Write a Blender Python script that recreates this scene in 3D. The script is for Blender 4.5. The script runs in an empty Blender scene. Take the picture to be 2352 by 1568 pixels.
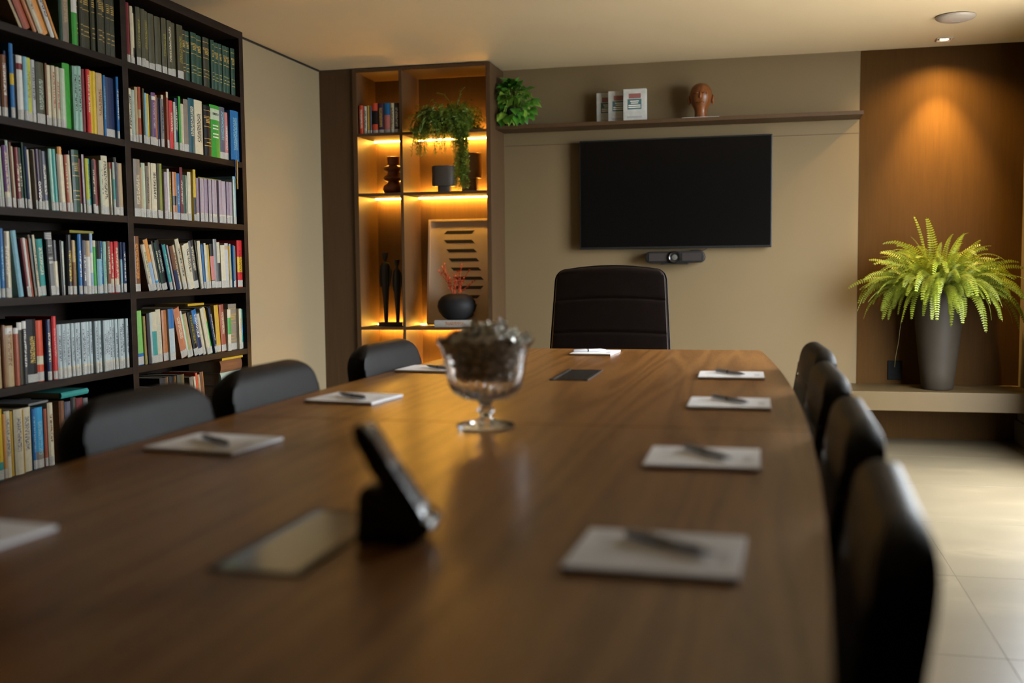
import bpy, bmesh, math, random
from mathutils import Vector, Matrix, Euler

random.seed(7)
S = bpy.context.scene
C = S.collection
R = math.radians

# ------------------------------------------------------------------ camera
F_PX = 2385.2
YAW, PITCH, ROLL = -0.234476, -0.072766, -0.010290
CAM_Z = 1.10
cam_d = bpy.data.cameras.new('camera')
cam_d.sensor_width = 36.0
cam_d.sensor_fit = 'HORIZONTAL'
cam_d.lens = F_PX / 2352.0 * 36.0
cam_d.clip_start = 0.02
cam_d.dof.use_dof = True
cam_d.dof.focus_distance = 4.9
cam_d.dof.aperture_fstop = 1.7
cam = bpy.data.objects.new('camera', cam_d)
C.objects.link(cam)
_f = Vector((math.sin(YAW) * math.cos(PITCH), math.cos(YAW) * math.cos(PITCH), math.sin(PITCH)))
_r = Vector((math.cos(YAW), -math.sin(YAW), 0))
_u = _r.cross(_f)
_c, _s = math.cos(ROLL), math.sin(ROLL)
_r2 = _c * _r + _s * _u
_u2 = -_s * _r + _c * _u
M = Matrix((( _r2.x, _u2.x, -_f.x, 0), (_r2.y, _u2.y, -_f.y, 0), (_r2.z, _u2.z, -_f.z, CAM_Z), (0, 0, 0, 1)))
cam.matrix_world = M
S.camera = cam

# ------------------------------------------------------------------ world (overcast daylight, seen only through the window)
W = bpy.data.worlds.new('daylight')
S.world = W
W.use_nodes = True
bg = W.node_tree.nodes['Background']
bg.inputs[0].default_value = (0.90, 0.96, 1.0, 1)
bg.inputs[1].default_value = 36.0

S.view_settings.view_transform = 'Standard'
S.view_settings.look = 'None'
S.view_settings.gamma = 1.0
S.view_settings.use_curve_mapping = False
S.view_settings.exposure = 0.0

LED_POWER = 215.0
SPOT_POWER = 340.0
WIN_Y0, WIN_Y1, WIN_Z0, WIN_Z1 = 4.0, 5.8, 0.02, 2.25

# high sun outside the window: a narrow sun patch on the floor under it, just right of the picture
sun = bpy.data.lights.new('sun', 'SUN')
sun.energy = 15.0
sun.color = (1.0, 0.95, 0.86)
sun.angle = R(0.6)
suno = bpy.data.objects.new('sun', sun)
suno.rotation_euler = (0, R(6.5), 0)      # from +X, nearly overhead
C.objects.link(suno)

# portal: guides daylight sampling through the window opening (adds no light of its own)
pl = bpy.data.lights.new('window_portal', 'AREA')
pl.shape = 'RECTANGLE'
pl.size = WIN_Y1 - WIN_Y0
pl.size_y = WIN_Z1 - WIN_Z0
pl.cycles.is_portal = True
po = bpy.data.objects.new('window_portal', pl)
po.location = (1.60, (WIN_Y0 + WIN_Y1) / 2, (WIN_Z0 + WIN_Z1) / 2)
po.rotation_euler = Matrix(((0, 0, 1), (1, 0, 0), (0, 1, 0))).to_euler()
C.objects.link(po)

# ------------------------------------------------------------------ dimensions of the place
XL, XR = -2.84, 1.535          # left and right walls
YB, YF = 6.83, -2.4            # back wall and the wall behind the camera
H = 2.397                      # ceiling
TZ = 0.745                     # table top

# ------------------------------------------------------------------ materials
def nt(m):
    m.use_nodes = True
    return m.node_tree

def lin(c):
    return tuple(c) + (1,) if len(c) == 3 else tuple(c)

def mat(name, col, rough=0.5, metal=0.0, var=0.06, scale=6.0, bump=0.0, bscale=200.0, coat=0.0, spec=0.5, stretch=(1, 1, 1), trans=0.0, sheen=0.0):
    m = bpy.data.materials.new(name)
    t = nt(m)
    b = t.nodes['Principled BSDF']
    b.inputs['Roughness'].default_value = rough
    b.inputs['Metallic'].default_value = metal
    b.inputs['Coat Weight'].default_value = coat
    b.inputs['Specular IOR Level'].default_value = spec
    b.inputs['Sheen Weight'].default_value = sheen
    tc = t.nodes.new('ShaderNodeTexCoord')
    mp = t.nodes.new('ShaderNodeMapping')
    mp.inputs['Scale'].default_value = stretch
    t.links.new(tc.outputs['Object'], mp.inputs[0])
    n = t.nodes.new('ShaderNodeTexNoise')
    n.inputs['Scale'].default_value = scale
    n.inputs['Detail'].default_value = 4
    t.links.new(mp.outputs[0], n.inputs[0])
    r = t.nodes.new('ShaderNodeValToRGB')
    r.color_ramp.elements[0].position = 0.3
    r.color_ramp.elements[1].position = 0.7
    r.color_ramp.elements[0].color = lin([max(0, c * (1 - var)) for c in col])
    r.color_ramp.elements[1].color = lin([min(1, c * (1 + var)) for c in col])
    t.links.new(n.outputs[0], r.inputs[0])
    t.links.new(r.outputs[0], b.inputs['Base Color'])
    if bump:
        n2 = t.nodes.new('ShaderNodeTexNoise')
        n2.inputs['Scale'].default_value = bscale
        n2.inputs['Detail'].default_value = 3
        t.links.new(mp.outputs[0], n2.inputs[0])
        bp = t.nodes.new('ShaderNodeBump')
        bp.inputs['Strength'].default_value = bump
        bp.inputs['Distance'].default_value = 0.002
        t.links.new(n2.outputs[0], bp.inputs['Height'])
        t.links.new(bp.outputs[0], b.inputs['Normal'])
    if trans:
        out = t.nodes['Material Output']
        tr = t.nodes.new('ShaderNodeBsdfTranslucent')
        t.links.new(r.outputs[0], tr.inputs[0])
        mx = t.nodes.new('ShaderNodeMixShader')
        mx.inputs[0].default_value = trans
        t.links.new(b.outputs[0], mx.inputs[1])
        t.links.new(tr.outputs[0], mx.inputs[2])
        t.links.new(mx.outputs[0], out.inputs[0])
    return m

def emit(name, col, strength):
    m = bpy.data.materials.new(name)
    t = nt(m)
    b = t.nodes['Principled BSDF']
    b.inputs['Base Color'].default_value = lin(col)
    b.inputs['Emission Color'].default_value = lin(col)
    b.inputs['Emission Strength'].default_value = strength
    return m

def wood(name, c1, c2, rough=0.3, scale=1.0, axis='Y', bump=0.05, coat=0.0, rings=9.0, along=0.10, spec=0.3):
    m = bpy.data.materials.new(name)
    t = nt(m)
    b = t.nodes['Principled BSDF']
    b.inputs['Roughness'].default_value = rough
    b.inputs['Specular IOR Level'].default_value = spec
    b.inputs['Coat Weight'].default_value = coat
    b.inputs['Coat Roughness'].default_value = 0.24
    b.inputs['Coat IOR'].default_value = 1.5
    tc = t.nodes.new('ShaderNodeTexCoord')
    mp = t.nodes.new('ShaderNodeMapping')
    k = {'X': (along, 1, 1), 'Y': (1, along, 1), 'Z': (1, 1, along)}[axis]
    mp.inputs['Scale'].default_value = tuple(scale * v for v in k)
    t.links.new(tc.outputs['Object'], mp.inputs[0])
    n = t.nodes.new('ShaderNodeTexNoise')
    n.inputs['Scale'].default_value = 2.2
    n.inputs['Detail'].default_value = 2
    n.inputs['Distortion'].default_value = 0.3
    t.links.new(mp.outputs[0], n.inputs[0])
    mu = t.nodes.new('ShaderNodeMath'); mu.operation = 'MULTIPLY'; mu.inputs[1].default_value = rings
    t.links.new(n.outputs[0], mu.inputs[0])
    fr = t.nodes.new('ShaderNodeMath'); fr.operation = 'PINGPONG'; fr.inputs[1].default_value = 0.5
    t.links.new(mu.outputs[0], fr.inputs[0])
    f = t.nodes.new('ShaderNodeTexNoise')
    f.inputs['Scale'].default_value = 60
    f.inputs['Detail'].default_value = 5
    t.links.new(mp.outputs[0], f.inputs[0])
    ad = t.nodes.new('ShaderNodeMath'); ad.operation = 'MULTIPLY_ADD'; ad.inputs[1].default_value = 0.9
    t.links.new(f.outputs[0], ad.inputs[0]); t.links.new(fr.outputs[0], ad.inputs[2])
    r = t.nodes.new('ShaderNodeValToRGB')
    r.color_ramp.elements[0].position = 0.42; r.color_ramp.elements[0].color = lin(c1)
    r.color_ramp.elements[1].position = 0.95; r.color_ramp.elements[1].color = lin(c2)
    t.links.new(ad.outputs[0], r.inputs[0])
    t.links.new(r.outputs[0], b.inputs['Base Color'])
    bp = t.nodes.new('ShaderNodeBump'); bp.inputs['Strength'].default_value = bump; bp.inputs['Distance'].default_value = 0.001
    t.links.new(f.outputs[0], bp.inputs['Height']); t.links.new(bp.outputs[0], b.inputs['Normal'])
    return m

def marble(name, base, vein, rough=0.16):
    m = bpy.data.materials.new(name)
    t = nt(m)
    b = t.nodes['Principled BSDF']
    b.inputs['Roughness'].default_value = rough
    tc = t.nodes.new('ShaderNodeTexCoord')
    oi = t.nodes.new('ShaderNodeObjectInfo')
    sc = t.nodes.new('ShaderNodeVectorMath'); sc.operation = 'SCALE'; sc.inputs['Scale'].default_value = 40
    cb = t.nodes.new('ShaderNodeCombineXYZ')
    t.links.new(oi.outputs['Random'], cb.inputs[0]); t.links.new(oi.outputs['Random'], cb.inputs[1])
    t.links.new(cb.outputs[0], sc.inputs[0])
    ad = t.nodes.new('ShaderNodeVectorMath'); ad.operation = 'ADD'
    t.links.new(tc.outputs['Object'], ad.inputs[0]); t.links.new(sc.outputs[0], ad.inputs[1])
    mp = t.nodes.new('ShaderNodeMapping'); mp.inputs['Scale'].default_value = (0.8, 1.6, 1)
    t.links.new(ad.outputs[0], mp.inputs[0])
    n = t.nodes.new('ShaderNodeTexNoise'); n.inputs['Scale'].default_value = 2.5; n.inputs['Detail'].default_value = 7; n.inputs['Distortion'].default_value = 0.8
    t.links.new(mp.outputs[0], n.inputs[0])
    r = t.nodes.new('ShaderNodeValToRGB')
    e = r.color_ramp.elements
    e[0].position = 0.30; e[0].color = lin(vein)
    e[1].position = 0.50; e[1].color = lin(base)
    e2 = e.new(0.62); e2.color = lin([min(1, c * 1.08) for c in base])
    e3 = e.new(0.66); e3.color = lin([min(1, c * 1.25) for c in base])
    e4 = e.new(0.70); e4.color = lin(base)
    t.links.new(n.outputs[0], r.inputs[0]); t.links.new(r.outputs[0], b.inputs['Base Color'])
    return m

MT = {}
MT['ceiling'] = mat('ceiling_paint', (0.64, 0.515, 0.335), 0.6, var=0.02, scale=2)
MT['wall'] = mat('beige_wall_paint', (0.132, 0.090, 0.039), 0.75, var=0.03, scale=2, bump=0.05, bscale=300)
MT['wall_white'] = mat('white_wall_paint', (0.205, 0.160, 0.092), 0.7, var=0.02, scale=2, bump=0.05, bscale=300)
MT['brown_panel'] = mat('brown_woven_panel', (0.048, 0.0215, 0.0045), 0.6, spec=0.05, var=0.10, scale=120, stretch=(1, 1, 0.05), bump=0.15, bscale=500)
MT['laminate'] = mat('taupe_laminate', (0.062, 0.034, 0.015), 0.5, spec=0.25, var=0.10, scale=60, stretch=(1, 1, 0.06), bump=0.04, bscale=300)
MT['espresso'] = wood('espresso_wood', (0.006, 0.0035, 0.0026), (0.013, 0.008, 0.0055), 0.5, 2.0, 'Y', spec=0.12)
MT['table'] = wood('walnut_table_wood', (0.168, 0.066, 0.013), (0.275, 0.120, 0.029), 0.42, 3.2, 'Y', 0.02, 0.42, 7.0, 0.06, 0.15)
MT['tile'] = marble('beige_marble', (0.122, 0.098, 0.062), (0.110, 0.088, 0.055), 0.34)
MT['paving'] = mat('grey_paving', (0.22, 0.20, 0.17), 0.8)  # for the unseen slab added outside to dim the ceiling
MT['grout'] = mat('grout', (0.24, 0.20, 0.14), 0.7)
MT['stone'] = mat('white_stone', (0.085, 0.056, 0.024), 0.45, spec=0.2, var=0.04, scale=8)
MT['leather'] = mat('black_leather', (0.011, 0.0100, 0.0095), 0.5, var=0.15, scale=20, bump=0.25, bscale=420, spec=0.09)
MT['leather_brown'] = mat('dark_brown_leather', (0.016, 0.011, 0.010), 0.42, var=0.15, scale=20, bump=0.25, bscale=420, spec=0.09)
MT['black'] = mat('black_plastic', (0.010, 0.010, 0.010), 0.45, var=0.05, spec=0.25)
MT['socket'] = mat('matt_black_plastic', (0.006, 0.006, 0.006), 0.7, spec=0.08)
MT['black_gloss'] = mat('black_gloss', (0.006, 0.006, 0.007), 0.12, var=0.05)
MT['screen'] = mat('tv_screen', (0.0030, 0.0026, 0.0025), 0.25, var=0.02, spec=0.18)
MT['chrome'] = mat('chrome', (0.7, 0.7, 0.7), 0.2, 1.0, var=0.02)
MT['darkmetal'] = mat('dark_metal', (0.05, 0.05, 0.05), 0.35, 0.8)
MT['hatch'] = mat('dark_anodised_metal', (0.55, 0.53, 0.47), 0.16, 0.95, var=0.05)
MT['display'] = mat('phone_display', (0.10, 0.10, 0.09), 0.15, 0.2)
MT['phone'] = mat('phone_plastic', (0.010, 0.009, 0.009), 0.25)
MT['paper'] = mat('white_paper', (0.87, 0.88, 0.90), 0.7, var=0.02)
MT['pages'] = mat('book_pages', (0.25, 0.20, 0.13), 0.8, var=0.2, scale=300, stretch=(1, 1, 0.02))
MT['card'] = mat('grey_cardboard', (0.16, 0.09, 0.09), 0.8)
MT['pen'] = mat('grey_pen_metal', (0.30, 0.30, 0.32), 0.35, 0.3, var=0.03)
MT['pen_dark'] = mat('dark_pen_ring', (0.03, 0.03, 0.035), 0.4)
MT['pen_white'] = mat('white_pen', (0.75, 0.75, 0.8), 0.3)
MT['led'] = emit('led_strip_glow', (1.0, 0.48, 0.06), LED_POWER)
MT['bulb'] = emit('bulb_glow', (1.0, 0.60, 0.25), 30.0)
MT['vase_grey'] = mat('grey_clay', (0.030, 0.023, 0.016), 0.6, spec=0.2, var=0.08, scale=14, bump=0.1, bscale=120)
MT['vase_rust'] = mat('rust_glazed_clay', (0.20, 0.055, 0.020), 0.35, var=0.12, scale=8)
MT['vase_black'] = mat('black_clay', (0.010, 0.010, 0.011), 0.6, spec=0.15)
MT['grey_ceramic'] = mat('grey_ceramic', (0.060, 0.050, 0.042), 0.55, spec=0.2)
MT['tan_ceramic'] = mat('brown_ceramic', (0.22, 0.11, 0.045), 0.5)
MT['statue'] = mat('dark_bronze', (0.014, 0.012, 0.010), 0.45, 0.2)
MT['headwood'] = wood('carved_brown_wood', (0.085, 0.027, 0.007), (0.17, 0.056, 0.014), 0.32, 3.0, 'Z')
MT['fern'] = mat('fern_green', (0.19, 0.225, 0.016), 0.5, var=0.35, scale=9, trans=0.35)
MT['fern_dark'] = mat('fern_stem', (0.09, 0.075, 0.02), 0.6)
MT['pothos'] = mat('pothos_leaf', (0.085, 0.28, 0.030), 0.30, var=0.45, scale=14, trans=0.2)
MT['pothos_light'] = mat('pothos_leaf_light', (0.26, 0.46, 0.06), 0.30, var=0.35, scale=14, trans=0.25)
MT['trail'] = mat('trailing_plant_green', (0.12, 0.20, 0.020), 0.5, var=0.45, scale=20, trans=0.25)
MT['soil'] = mat('soil', (0.03, 0.02, 0.015), 0.9)
MT['coral'] = mat('coral_branch', (0.50, 0.085, 0.030), 0.6, var=0.3, scale=30, trans=0.2)
MT['frame'] = mat('pale_frame', (0.46, 0.38, 0.29), 0.5)
MT['print'] = mat('art_paper', (0.62, 0.53, 0.42), 0.6, var=0.02)
MT['ink'] = mat('black_ink', (0.012, 0.014, 0.014), 0.6)
MT['shrink'] = mat('silver_shrinkwrap', (0.40, 0.41, 0.39), 0.4, 0.0, var=0.15, scale=25, spec=0.25)
MT['red_print'] = mat('red_print', (0.22, 0.085, 0.08), 0.45)
MT['teal_print'] = mat('teal_print', (0.045, 0.115, 0.13), 0.45)
MT['grey_print'] = mat('grey_print', (0.30, 0.30, 0.31), 0.5)
MT['white_plastic'] = mat('white_plastic', (0.36, 0.31, 0.27), 0.4, var=0.02)
MT['candy'] = mat('candy_wrapper', (0.78, 0.70, 0.60), 0.18, 0.10, var=0.5, scale=70)
MT['faint_print'] = mat('faint_print', (0.66, 0.66, 0.68), 0.7)
MT['fabric_grey'] = mat('speaker_cloth', (0.030, 0.025, 0.023), 0.8, spec=0.1, var=0.1, scale=200)
MT['ribbon_blue'] = mat('ribbon_blue', (0.03, 0.06, 0.16), 0.5)
MT['ribbon_gold'] = mat('ribbon_gold', (0.40, 0.22, 0.03), 0.5)
MT['gold_print'] = mat('gold_print', (0.55, 0.36, 0.08), 0.35, 0.0)
MT['white_print'] = mat('white_print', (0.75, 0.72, 0.66), 0.5)
MT['black_print'] = mat('black_print', (0.02, 0.02, 0.02), 0.5)

def glass_mat():
    m = bpy.data.materials.new('clear_glass')
    b = nt(m).nodes['Principled BSDF']
    b.inputs['Base Color'].default_value = (0.96, 0.95, 0.93, 1)
    b.inputs['Roughness'].default_value = 0.03
    b.inputs['IOR'].default_value = 1.5
    b.inputs['Transmission Weight'].default_value = 1.0
    return m
MT['glass'] = glass_mat()

# one spine material for every book: colour, band and lettering come from each book's own properties
def spine_mat():
    m = bpy.data.materials.new('book_cover')
    t = nt(m)
    b = t.nodes['Principled BSDF']
    N = t.nodes.new; L = t.links.new
    def attr(n):
        a = N('ShaderNodeAttribute'); a.attribute_type = 'OBJECT'; a.attribute_name = n; return a
    def mth(op, a, c, d=None):
        q = N('ShaderNodeMath'); q.operation = op
        for i, v in enumerate((a, c) if d is None else (a, c, d)):
            if isinstance(v, (int, float)): q.inputs[i].default_value = v
            else: L(v, q.inputs[i])
        return q.outputs[0]
    oi = N('ShaderNodeObjectInfo')
    uv = N('ShaderNodeUVMap'); uv.uv_map = 'UVMap'
    um = N('ShaderNodeUVMap'); um.uv_map = 'metric'
    sx = N('ShaderNodeSeparateXYZ'); L(uv.outputs[0], sx.inputs[0])
    u, v = sx.outputs[0], sx.outputs[1]
    bd = N('ShaderNodeSeparateXYZ'); L(attr('band_range').outputs['Vector'], bd.inputs[0])
    inb = mth('MULTIPLY', mth('GREATER_THAN', v, bd.outputs[0]), mth('LESS_THAN', v, bd.outputs[1]))
    # worn, uneven colour
    no = N('ShaderNodeTexNoise'); no.inputs['Scale'].default_value = 60; no.inputs['Detail'].default_value = 4
    L(um.outputs[0], no.inputs[0])
    shade = mth('MULTIPLY_ADD', no.outputs[0], 0.22, 0.46)
    c1 = N('ShaderNodeMix'); c1.data_type = 'RGBA'
    L(inb, c1.inputs[0]); L(oi.outputs['Color'], c1.inputs[6]); L(attr('band_colour').outputs['Color'], c1.inputs[7])
    # lettering-like marks running along the spine
    tr = N('ShaderNodeSeparateXYZ'); L(attr('title_range').outputs['Vector'], tr.inputs[0])
    mp = N('ShaderNodeMapping'); mp.inputs['Scale'].default_value = (110, 260, 1); L(um.outputs[0], mp.inputs[0])
    tn = N('ShaderNodeTexNoise'); tn.inputs['Scale'].default_value = 1.0; tn.inputs['Detail'].default_value = 2; L(mp.outputs[0], tn.inputs[0])
    mk = mth('GREATER_THAN', tn.outputs[0], 0.50)
    mk = mth('MULTIPLY', mk, mth('LESS_THAN', mth('ABSOLUTE', mth('SUBTRACT', u, 0.5), 0), 0.24))
    mk = mth('MULTIPLY', mk, mth('MULTIPLY', mth('GREATER_THAN', v, tr.outputs[0]), mth('LESS_THAN', v, tr.outputs[1])))
    mk = mth('MULTIPLY', mk, tr.outputs[2])
    c2 = N('ShaderNodeMix'); c2.data_type = 'RGBA'
    L(mk, c2.inputs[0]); L(c1.outputs[2], c2.inputs[6]); L(attr('title_colour').outputs['Color'], c2.inputs[7])
    c3 = N('ShaderNodeMix'); c3.data_type = 'RGBA'; c3.blend_type = 'MULTIPLY'; c3.inputs[0].default_value = 1.0
    sh = N('ShaderNodeCombineXYZ')
    for i in range(3): L(shade, sh.inputs[i])
    L(c2.outputs[2], c3.inputs[6]); L(sh.outputs[0], c3.inputs[7])
    L(c3.outputs[2], b.inputs['Base Color'])
    L(mth('MULTIPLY_ADD', oi.outputs['Random'], 0.28, 0.24), b.inputs['Roughness'])
    b.inputs['Specular IOR Level'].default_value = 0.12
    return m
MT['book'] = spine_mat()

def label_mat():
    m = bpy.data.materials.new('shelf_mark_paper')
    t = nt(m); b = t.nodes['Principled BSDF']; b.inputs['Roughness'].default_value = 0.5
    um = t.nodes.new('ShaderNodeUVMap'); um.uv_map = 'metric'
    mp = t.nodes.new('ShaderNodeMapping'); mp.inputs['Scale'].default_value = (420, 330, 1)
    t.links.new(um.outputs[0], mp.inputs[0])
    n = t.nodes.new('ShaderNodeTexNoise'); n.inputs['Scale'].default_value = 1.0
    t.links.new(mp.outputs[0], n.inputs[0])
    r = t.nodes.new('ShaderNodeValToRGB'); e = r.color_ramp.elements
    e[0].position = 0.36; e[0].color = (0.30, 0.285, 0.25, 1); e[1].position = 0.46; e[1].color = (0.55, 0.53, 0.47, 1)
    t.links.new(n.outputs[0], r.inputs[0]); t.links.new(r.outputs[0], b.inputs['Base Color'])
    return m
MT['label'] = label_mat()

# ------------------------------------------------------------------ mesh helpers
def link(o, parent=None):
    C.objects.link(o)
    if parent is not None:
        o.parent = parent
    return o

def tag(o, label=None, cat=None, group=None, kind=None):
    if label: o['label'] = label
    if cat: o['category'] = cat
    if group: o['group'] = group
    if kind: o['kind'] = kind
    return o

def empty(name, loc=(0, 0, 0), rz=0.0):
    o = bpy.data.objects.new(name, None)
    o.empty_display_size = 0.05
    o.location = loc
    o.rotation_euler = (0, 0, rz)
    return link(o)

class MB:
    """collects shapes of ONE part in a bmesh"""
    def __init__(s):
        s.bm = bmesh.new()
    def box(s, x0, x1, y0, y1, z0, z1, bev=0.0, seg=2, rot=None, piv=(0, 0, 0)):
        vs = [s.bm.verts.new(p) for p in ((x0, y0, z0), (x1, y0, z0), (x1, y1, z0), (x0, y1, z0), (x0, y0, z1), (x1, y0, z1), (x1, y1, z1), (x0, y1, z1))]
        fs = [s.bm.faces.new([vs[i] for i in q]) for q in ((0, 3, 2, 1), (4, 5, 6, 7), (0, 1, 5, 4), (1, 2, 6, 5), (2, 3, 7, 6), (3, 0, 4, 7))]
        if bev > 0:
            es = list({e for f in fs for e in f.edges})
            r = bmesh.ops.bevel(s.bm, geom=es, offset=bev, segments=seg, affect='EDGES', profile=0.5, clamp_overlap=True)
            vs = list({v for f in r['faces'] for v in f.verts} | {v for v in vs if v.is_valid})
        if rot is not None:
            bmesh.ops.rotate(s.bm, verts=[v for v in vs if v.is_valid], cent=piv, matrix=rot)
        return s
    def lathe(s, prof, seg=32, cx=0, cy=0, scallop=None, sx=1.0, sy=1.0):
        rings = []
        for i, (r, z) in enumerate(prof):
            if r < 1e-6:
                rings.append([s.bm.verts.new((cx, cy, z))]); continue
            ring = []
            for k in range(seg):
                a = 2 * math.pi * k / seg
                rr, zz = r, z
                if scallop: rr, zz = scallop(a, r, z)
                ring.append(s.bm.verts.new((cx + rr * math.cos(a) * sx, cy + rr * math.sin(a) * sy, zz)))
            rings.append(ring)
        for a, b in zip(rings, rings[1:]):
            for k in range(seg):
                k2 = (k + 1) % seg
                if len(a) == 1 and len(b) > 1: s.bm.faces.new((a[0], b[k2], b[k]))
                elif len(b) == 1 and len(a) > 1: s.bm.faces.new((a[k], a[k2], b[0]))
                elif len(a) > 1: s.bm.faces.new((a[k], a[k2], b[k2], b[k]))
        return s
    def tube(s, pts, rad, seg=8, cap=True):
        pts = [Vector(p) for p in pts]
        rads = rad if isinstance(rad, (list, tuple)) else [rad] * len(pts)
        rings = []
        up = Vector((0, 0, 1))
        prev = None
        for i, p in enumerate(pts):
            d = (pts[min(i + 1, len(pts) - 1)] - pts[max(i - 1, 0)])
            d = d.normalized() if d.length > 1e-9 else Vector((0, 0, 1))
            if prev is None:
                a = d.cross(up if abs(d.z) < 0.95 else Vector((1, 0, 0))).normalized()
            else:
                a = (prev - d * prev.dot(d)).normalized()
            prev = a
            b = d.cross(a)
            rings.append([s.bm.verts.new(p + (a * math.cos(2 * math.pi * k / seg) + b * math.sin(2 * math.pi * k / seg)) * rads[i]) for k in range(seg)])
        for A, B in zip(rings, rings[1:]):
            for k in range(seg):
                s.bm.faces.new((A[k], A[(k + 1) % seg], B[(k + 1) % seg], B[k]))
        if cap:
            s.bm.faces.new(list(reversed(rings[0]))); s.bm.faces.new(rings[-1])
        return s
    def prism(s, poly, z0, z1, bev=0.0):
        """extrude a plan polygon (x,y) between two heights"""
        a = [s.bm.verts.new((x, y, z0)) for x, y in poly]
        b = [s.bm.verts.new((x, y, z1)) for x, y in poly]
        n = len(poly)
        fs = [s.bm.faces.new(list(reversed(a))), s.bm.faces.new(b)]
        for i in range(n):
            fs.append(s.bm.faces.new((a[i], a[(i + 1) % n], b[(i + 1) % n], b[i])))
        if bev > 0:
            es = list(fs[0].edges) + list(fs[1].edges)
            bmesh.ops.bevel(s.bm, geom=es, offset=bev, segments=2, affect='EDGES', profile=0.5)
        return s
    def sheet(s, grid):
        rows = [[s.bm.verts.new(p) for p in r] for r in grid]
        for a, b in zip(rows, rows[1:]):
            for i in range(len(a) - 1):
                s.bm.faces.new((a[i], a[i + 1], b[i + 1], b[i]))
        return s
    def face(s, pts):
        s.bm.faces.new([s.bm.verts.new(p) for p in pts]); return s
    def mesh(s, name, m, smooth=None):
        bmesh.ops.recalc_face_normals(s.bm, faces=s.bm.faces)
        me = bpy.data.meshes.new(name)
        s.bm.to_mesh(me); s.bm.free()
        if m is not None: me.materials.append(m)
        if smooth:
            me.shade_smooth()
            if smooth is not True:
                me.set_sharp_from_angle(angle=R(smooth))
        return me
    def build(s, name, m, parent=None, smooth=None):
        return link(bpy.data.objects.new(name, s.mesh(name, m, smooth)), parent)

def rotx(a): return Matrix.Rotation(a, 3, 'X')
def roty(a): return Matrix.Rotation(a, 3, 'Y')
def rotz(a): return Matrix.Rotation(a, 3, 'Z')

def copy_tree(o, parent=None):
    c = o.copy()
    C.objects.link(c)
    c.parent = parent
    for ch in o.children:
        copy_tree(ch, c)
    return c

def text_mesh(name, body, size, m, parent, loc, rot, ext=0.0004, sx=1.0):
    cu = bpy.data.curves.new('tmp', 'FONT')
    cu.body = body; cu.size = size; cu.align_x = 'CENTER'; cu.align_y = 'CENTER'; cu.extrude = ext
    ob = bpy.data.objects.new('tmp', cu)
    C.objects.link(ob)
    dg = bpy.context.evaluated_depsgraph_get()
    me = bpy.data.meshes.new_from_object(ob.evaluated_get(dg))
    bpy.data.objects.remove(ob); bpy.data.curves.remove(cu)
    me.materials.clear(); me.materials.append(m)
    o = bpy.data.objects.new(name, me)
    o.location = loc; o.rotation_euler = rot; o.scale = (sx, 1, 1)
    return link(o, parent)

# ------------------------------------------------------------------ the room
# floor: slab plus individual tiles
fl = MB().box(XL - 0.1, XR + 0.1, YF - 0.1, YB + 0.1, -0.08, -0.0012).build('floor', MT['grout'])
tag(fl, 'beige marble tiled floor of the meeting room', kind='structure')
TP = 0.79
xs = [XL]
x = 0.674 - 5 * TP
while x < XR:
    if x > XL + 0.02: xs.append(x)
    x += TP
xs.append(XR)
ys = [YF]
y = 3.043 - 8 * TP
while y < YB:
    if y > YF + 0.02: ys.append(y)
    y += TP
ys.append(YB)
tile_cache = {}
for i in range(len(xs) - 1):
    for j in range(len(ys) - 1):
        w, d = round(xs[i + 1] - xs[i], 4), round(ys[j + 1] - ys[j], 4)
        if (w, d) not in tile_cache:
            g = 0.0008
            tile_cache[(w, d)] = MB().box(-w / 2 + g, w / 2 - g, -d / 2 + g, d / 2 - g, -0.0011, 0.0, 0.0003, 1).mesh('floor_tile', MT['tile'])
        o = bpy.data.objects.new('floor_tile', tile_cache[(w, d)])
        o.location = ((xs[i] + xs[i + 1]) / 2, (ys[j] + ys[j + 1]) / 2, 0)
        link(o, fl)

def struct(name, mb, m, label=None):
    o = mb.build(name, m)
    return tag(o, label, kind='structure')

struct('ceiling', MB().box(XL - 0.1, XR + 0.1, YF - 0.1, YB + 0.1, H, H + 0.1), MT['ceiling'], 'plain white ceiling over the meeting table')
struct('wall_left', MB().box(XL - 0.1, XL, YF, YB, 0, H), MT['wall_white'], 'off white wall beside the bookcase')
struct('wall_back', MB().box(XL - 0.1, 0.595, YB, YB + 0.1, 0, H), MT['wall'], 'beige wall behind the television')
struct('trim_1', MB().box(0.595, XR + 0.1, YB - 0.002, YB + 0.1, 0, H), MT['brown_panel'], 'dark brown wall panel behind the fern')
struct('wall_front', MB().box(XL - 0.1, XR + 0.1, YF - 0.1, YF, 0, H), MT['brown_panel'], 'wall at the near end of the room')
wr = MB()
wr.box(XR, XR + 0.12, YF, WIN_Y0, 0, H).box(XR, XR + 0.12, WIN_Y1, YB, 0, H)
wr.box(XR, XR + 0.12, WIN_Y0, WIN_Y1, 0, WIN_Z0).box(XR, XR + 0.12, WIN_Y0, WIN_Y1, WIN_Z1, H)
struct('wall_right', wr, MT['wall'], 'pale wall with the window on the right')
wf = empty('window_1', (XR + 0.05, WIN_Y0, WIN_Z0)); tag(wf, 'dark framed window in the right wall', kind='structure')
ww, wh = WIN_Y1 - WIN_Y0, WIN_Z1 - WIN_Z0
for nm, b in (('window_frame', (0, 0.05, 0, 0.05, 0, wh)), ('window_frame', (0, 0.05, ww - 0.05, ww, 0, wh)), ('window_frame', (0, 0.05, 0.05, ww - 0.05, 0, 0.05)), ('window_frame', (0, 0.05, 0.05, ww - 0.05, wh - 0.05, wh)), ('mullion', (0.005, 0.045, ww / 2 - 0.025, ww / 2 + 0.025, 0.05, wh - 0.05))):
    MB().box(*b, 0.004).build(nm, MT['darkmetal'], wf)
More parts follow.
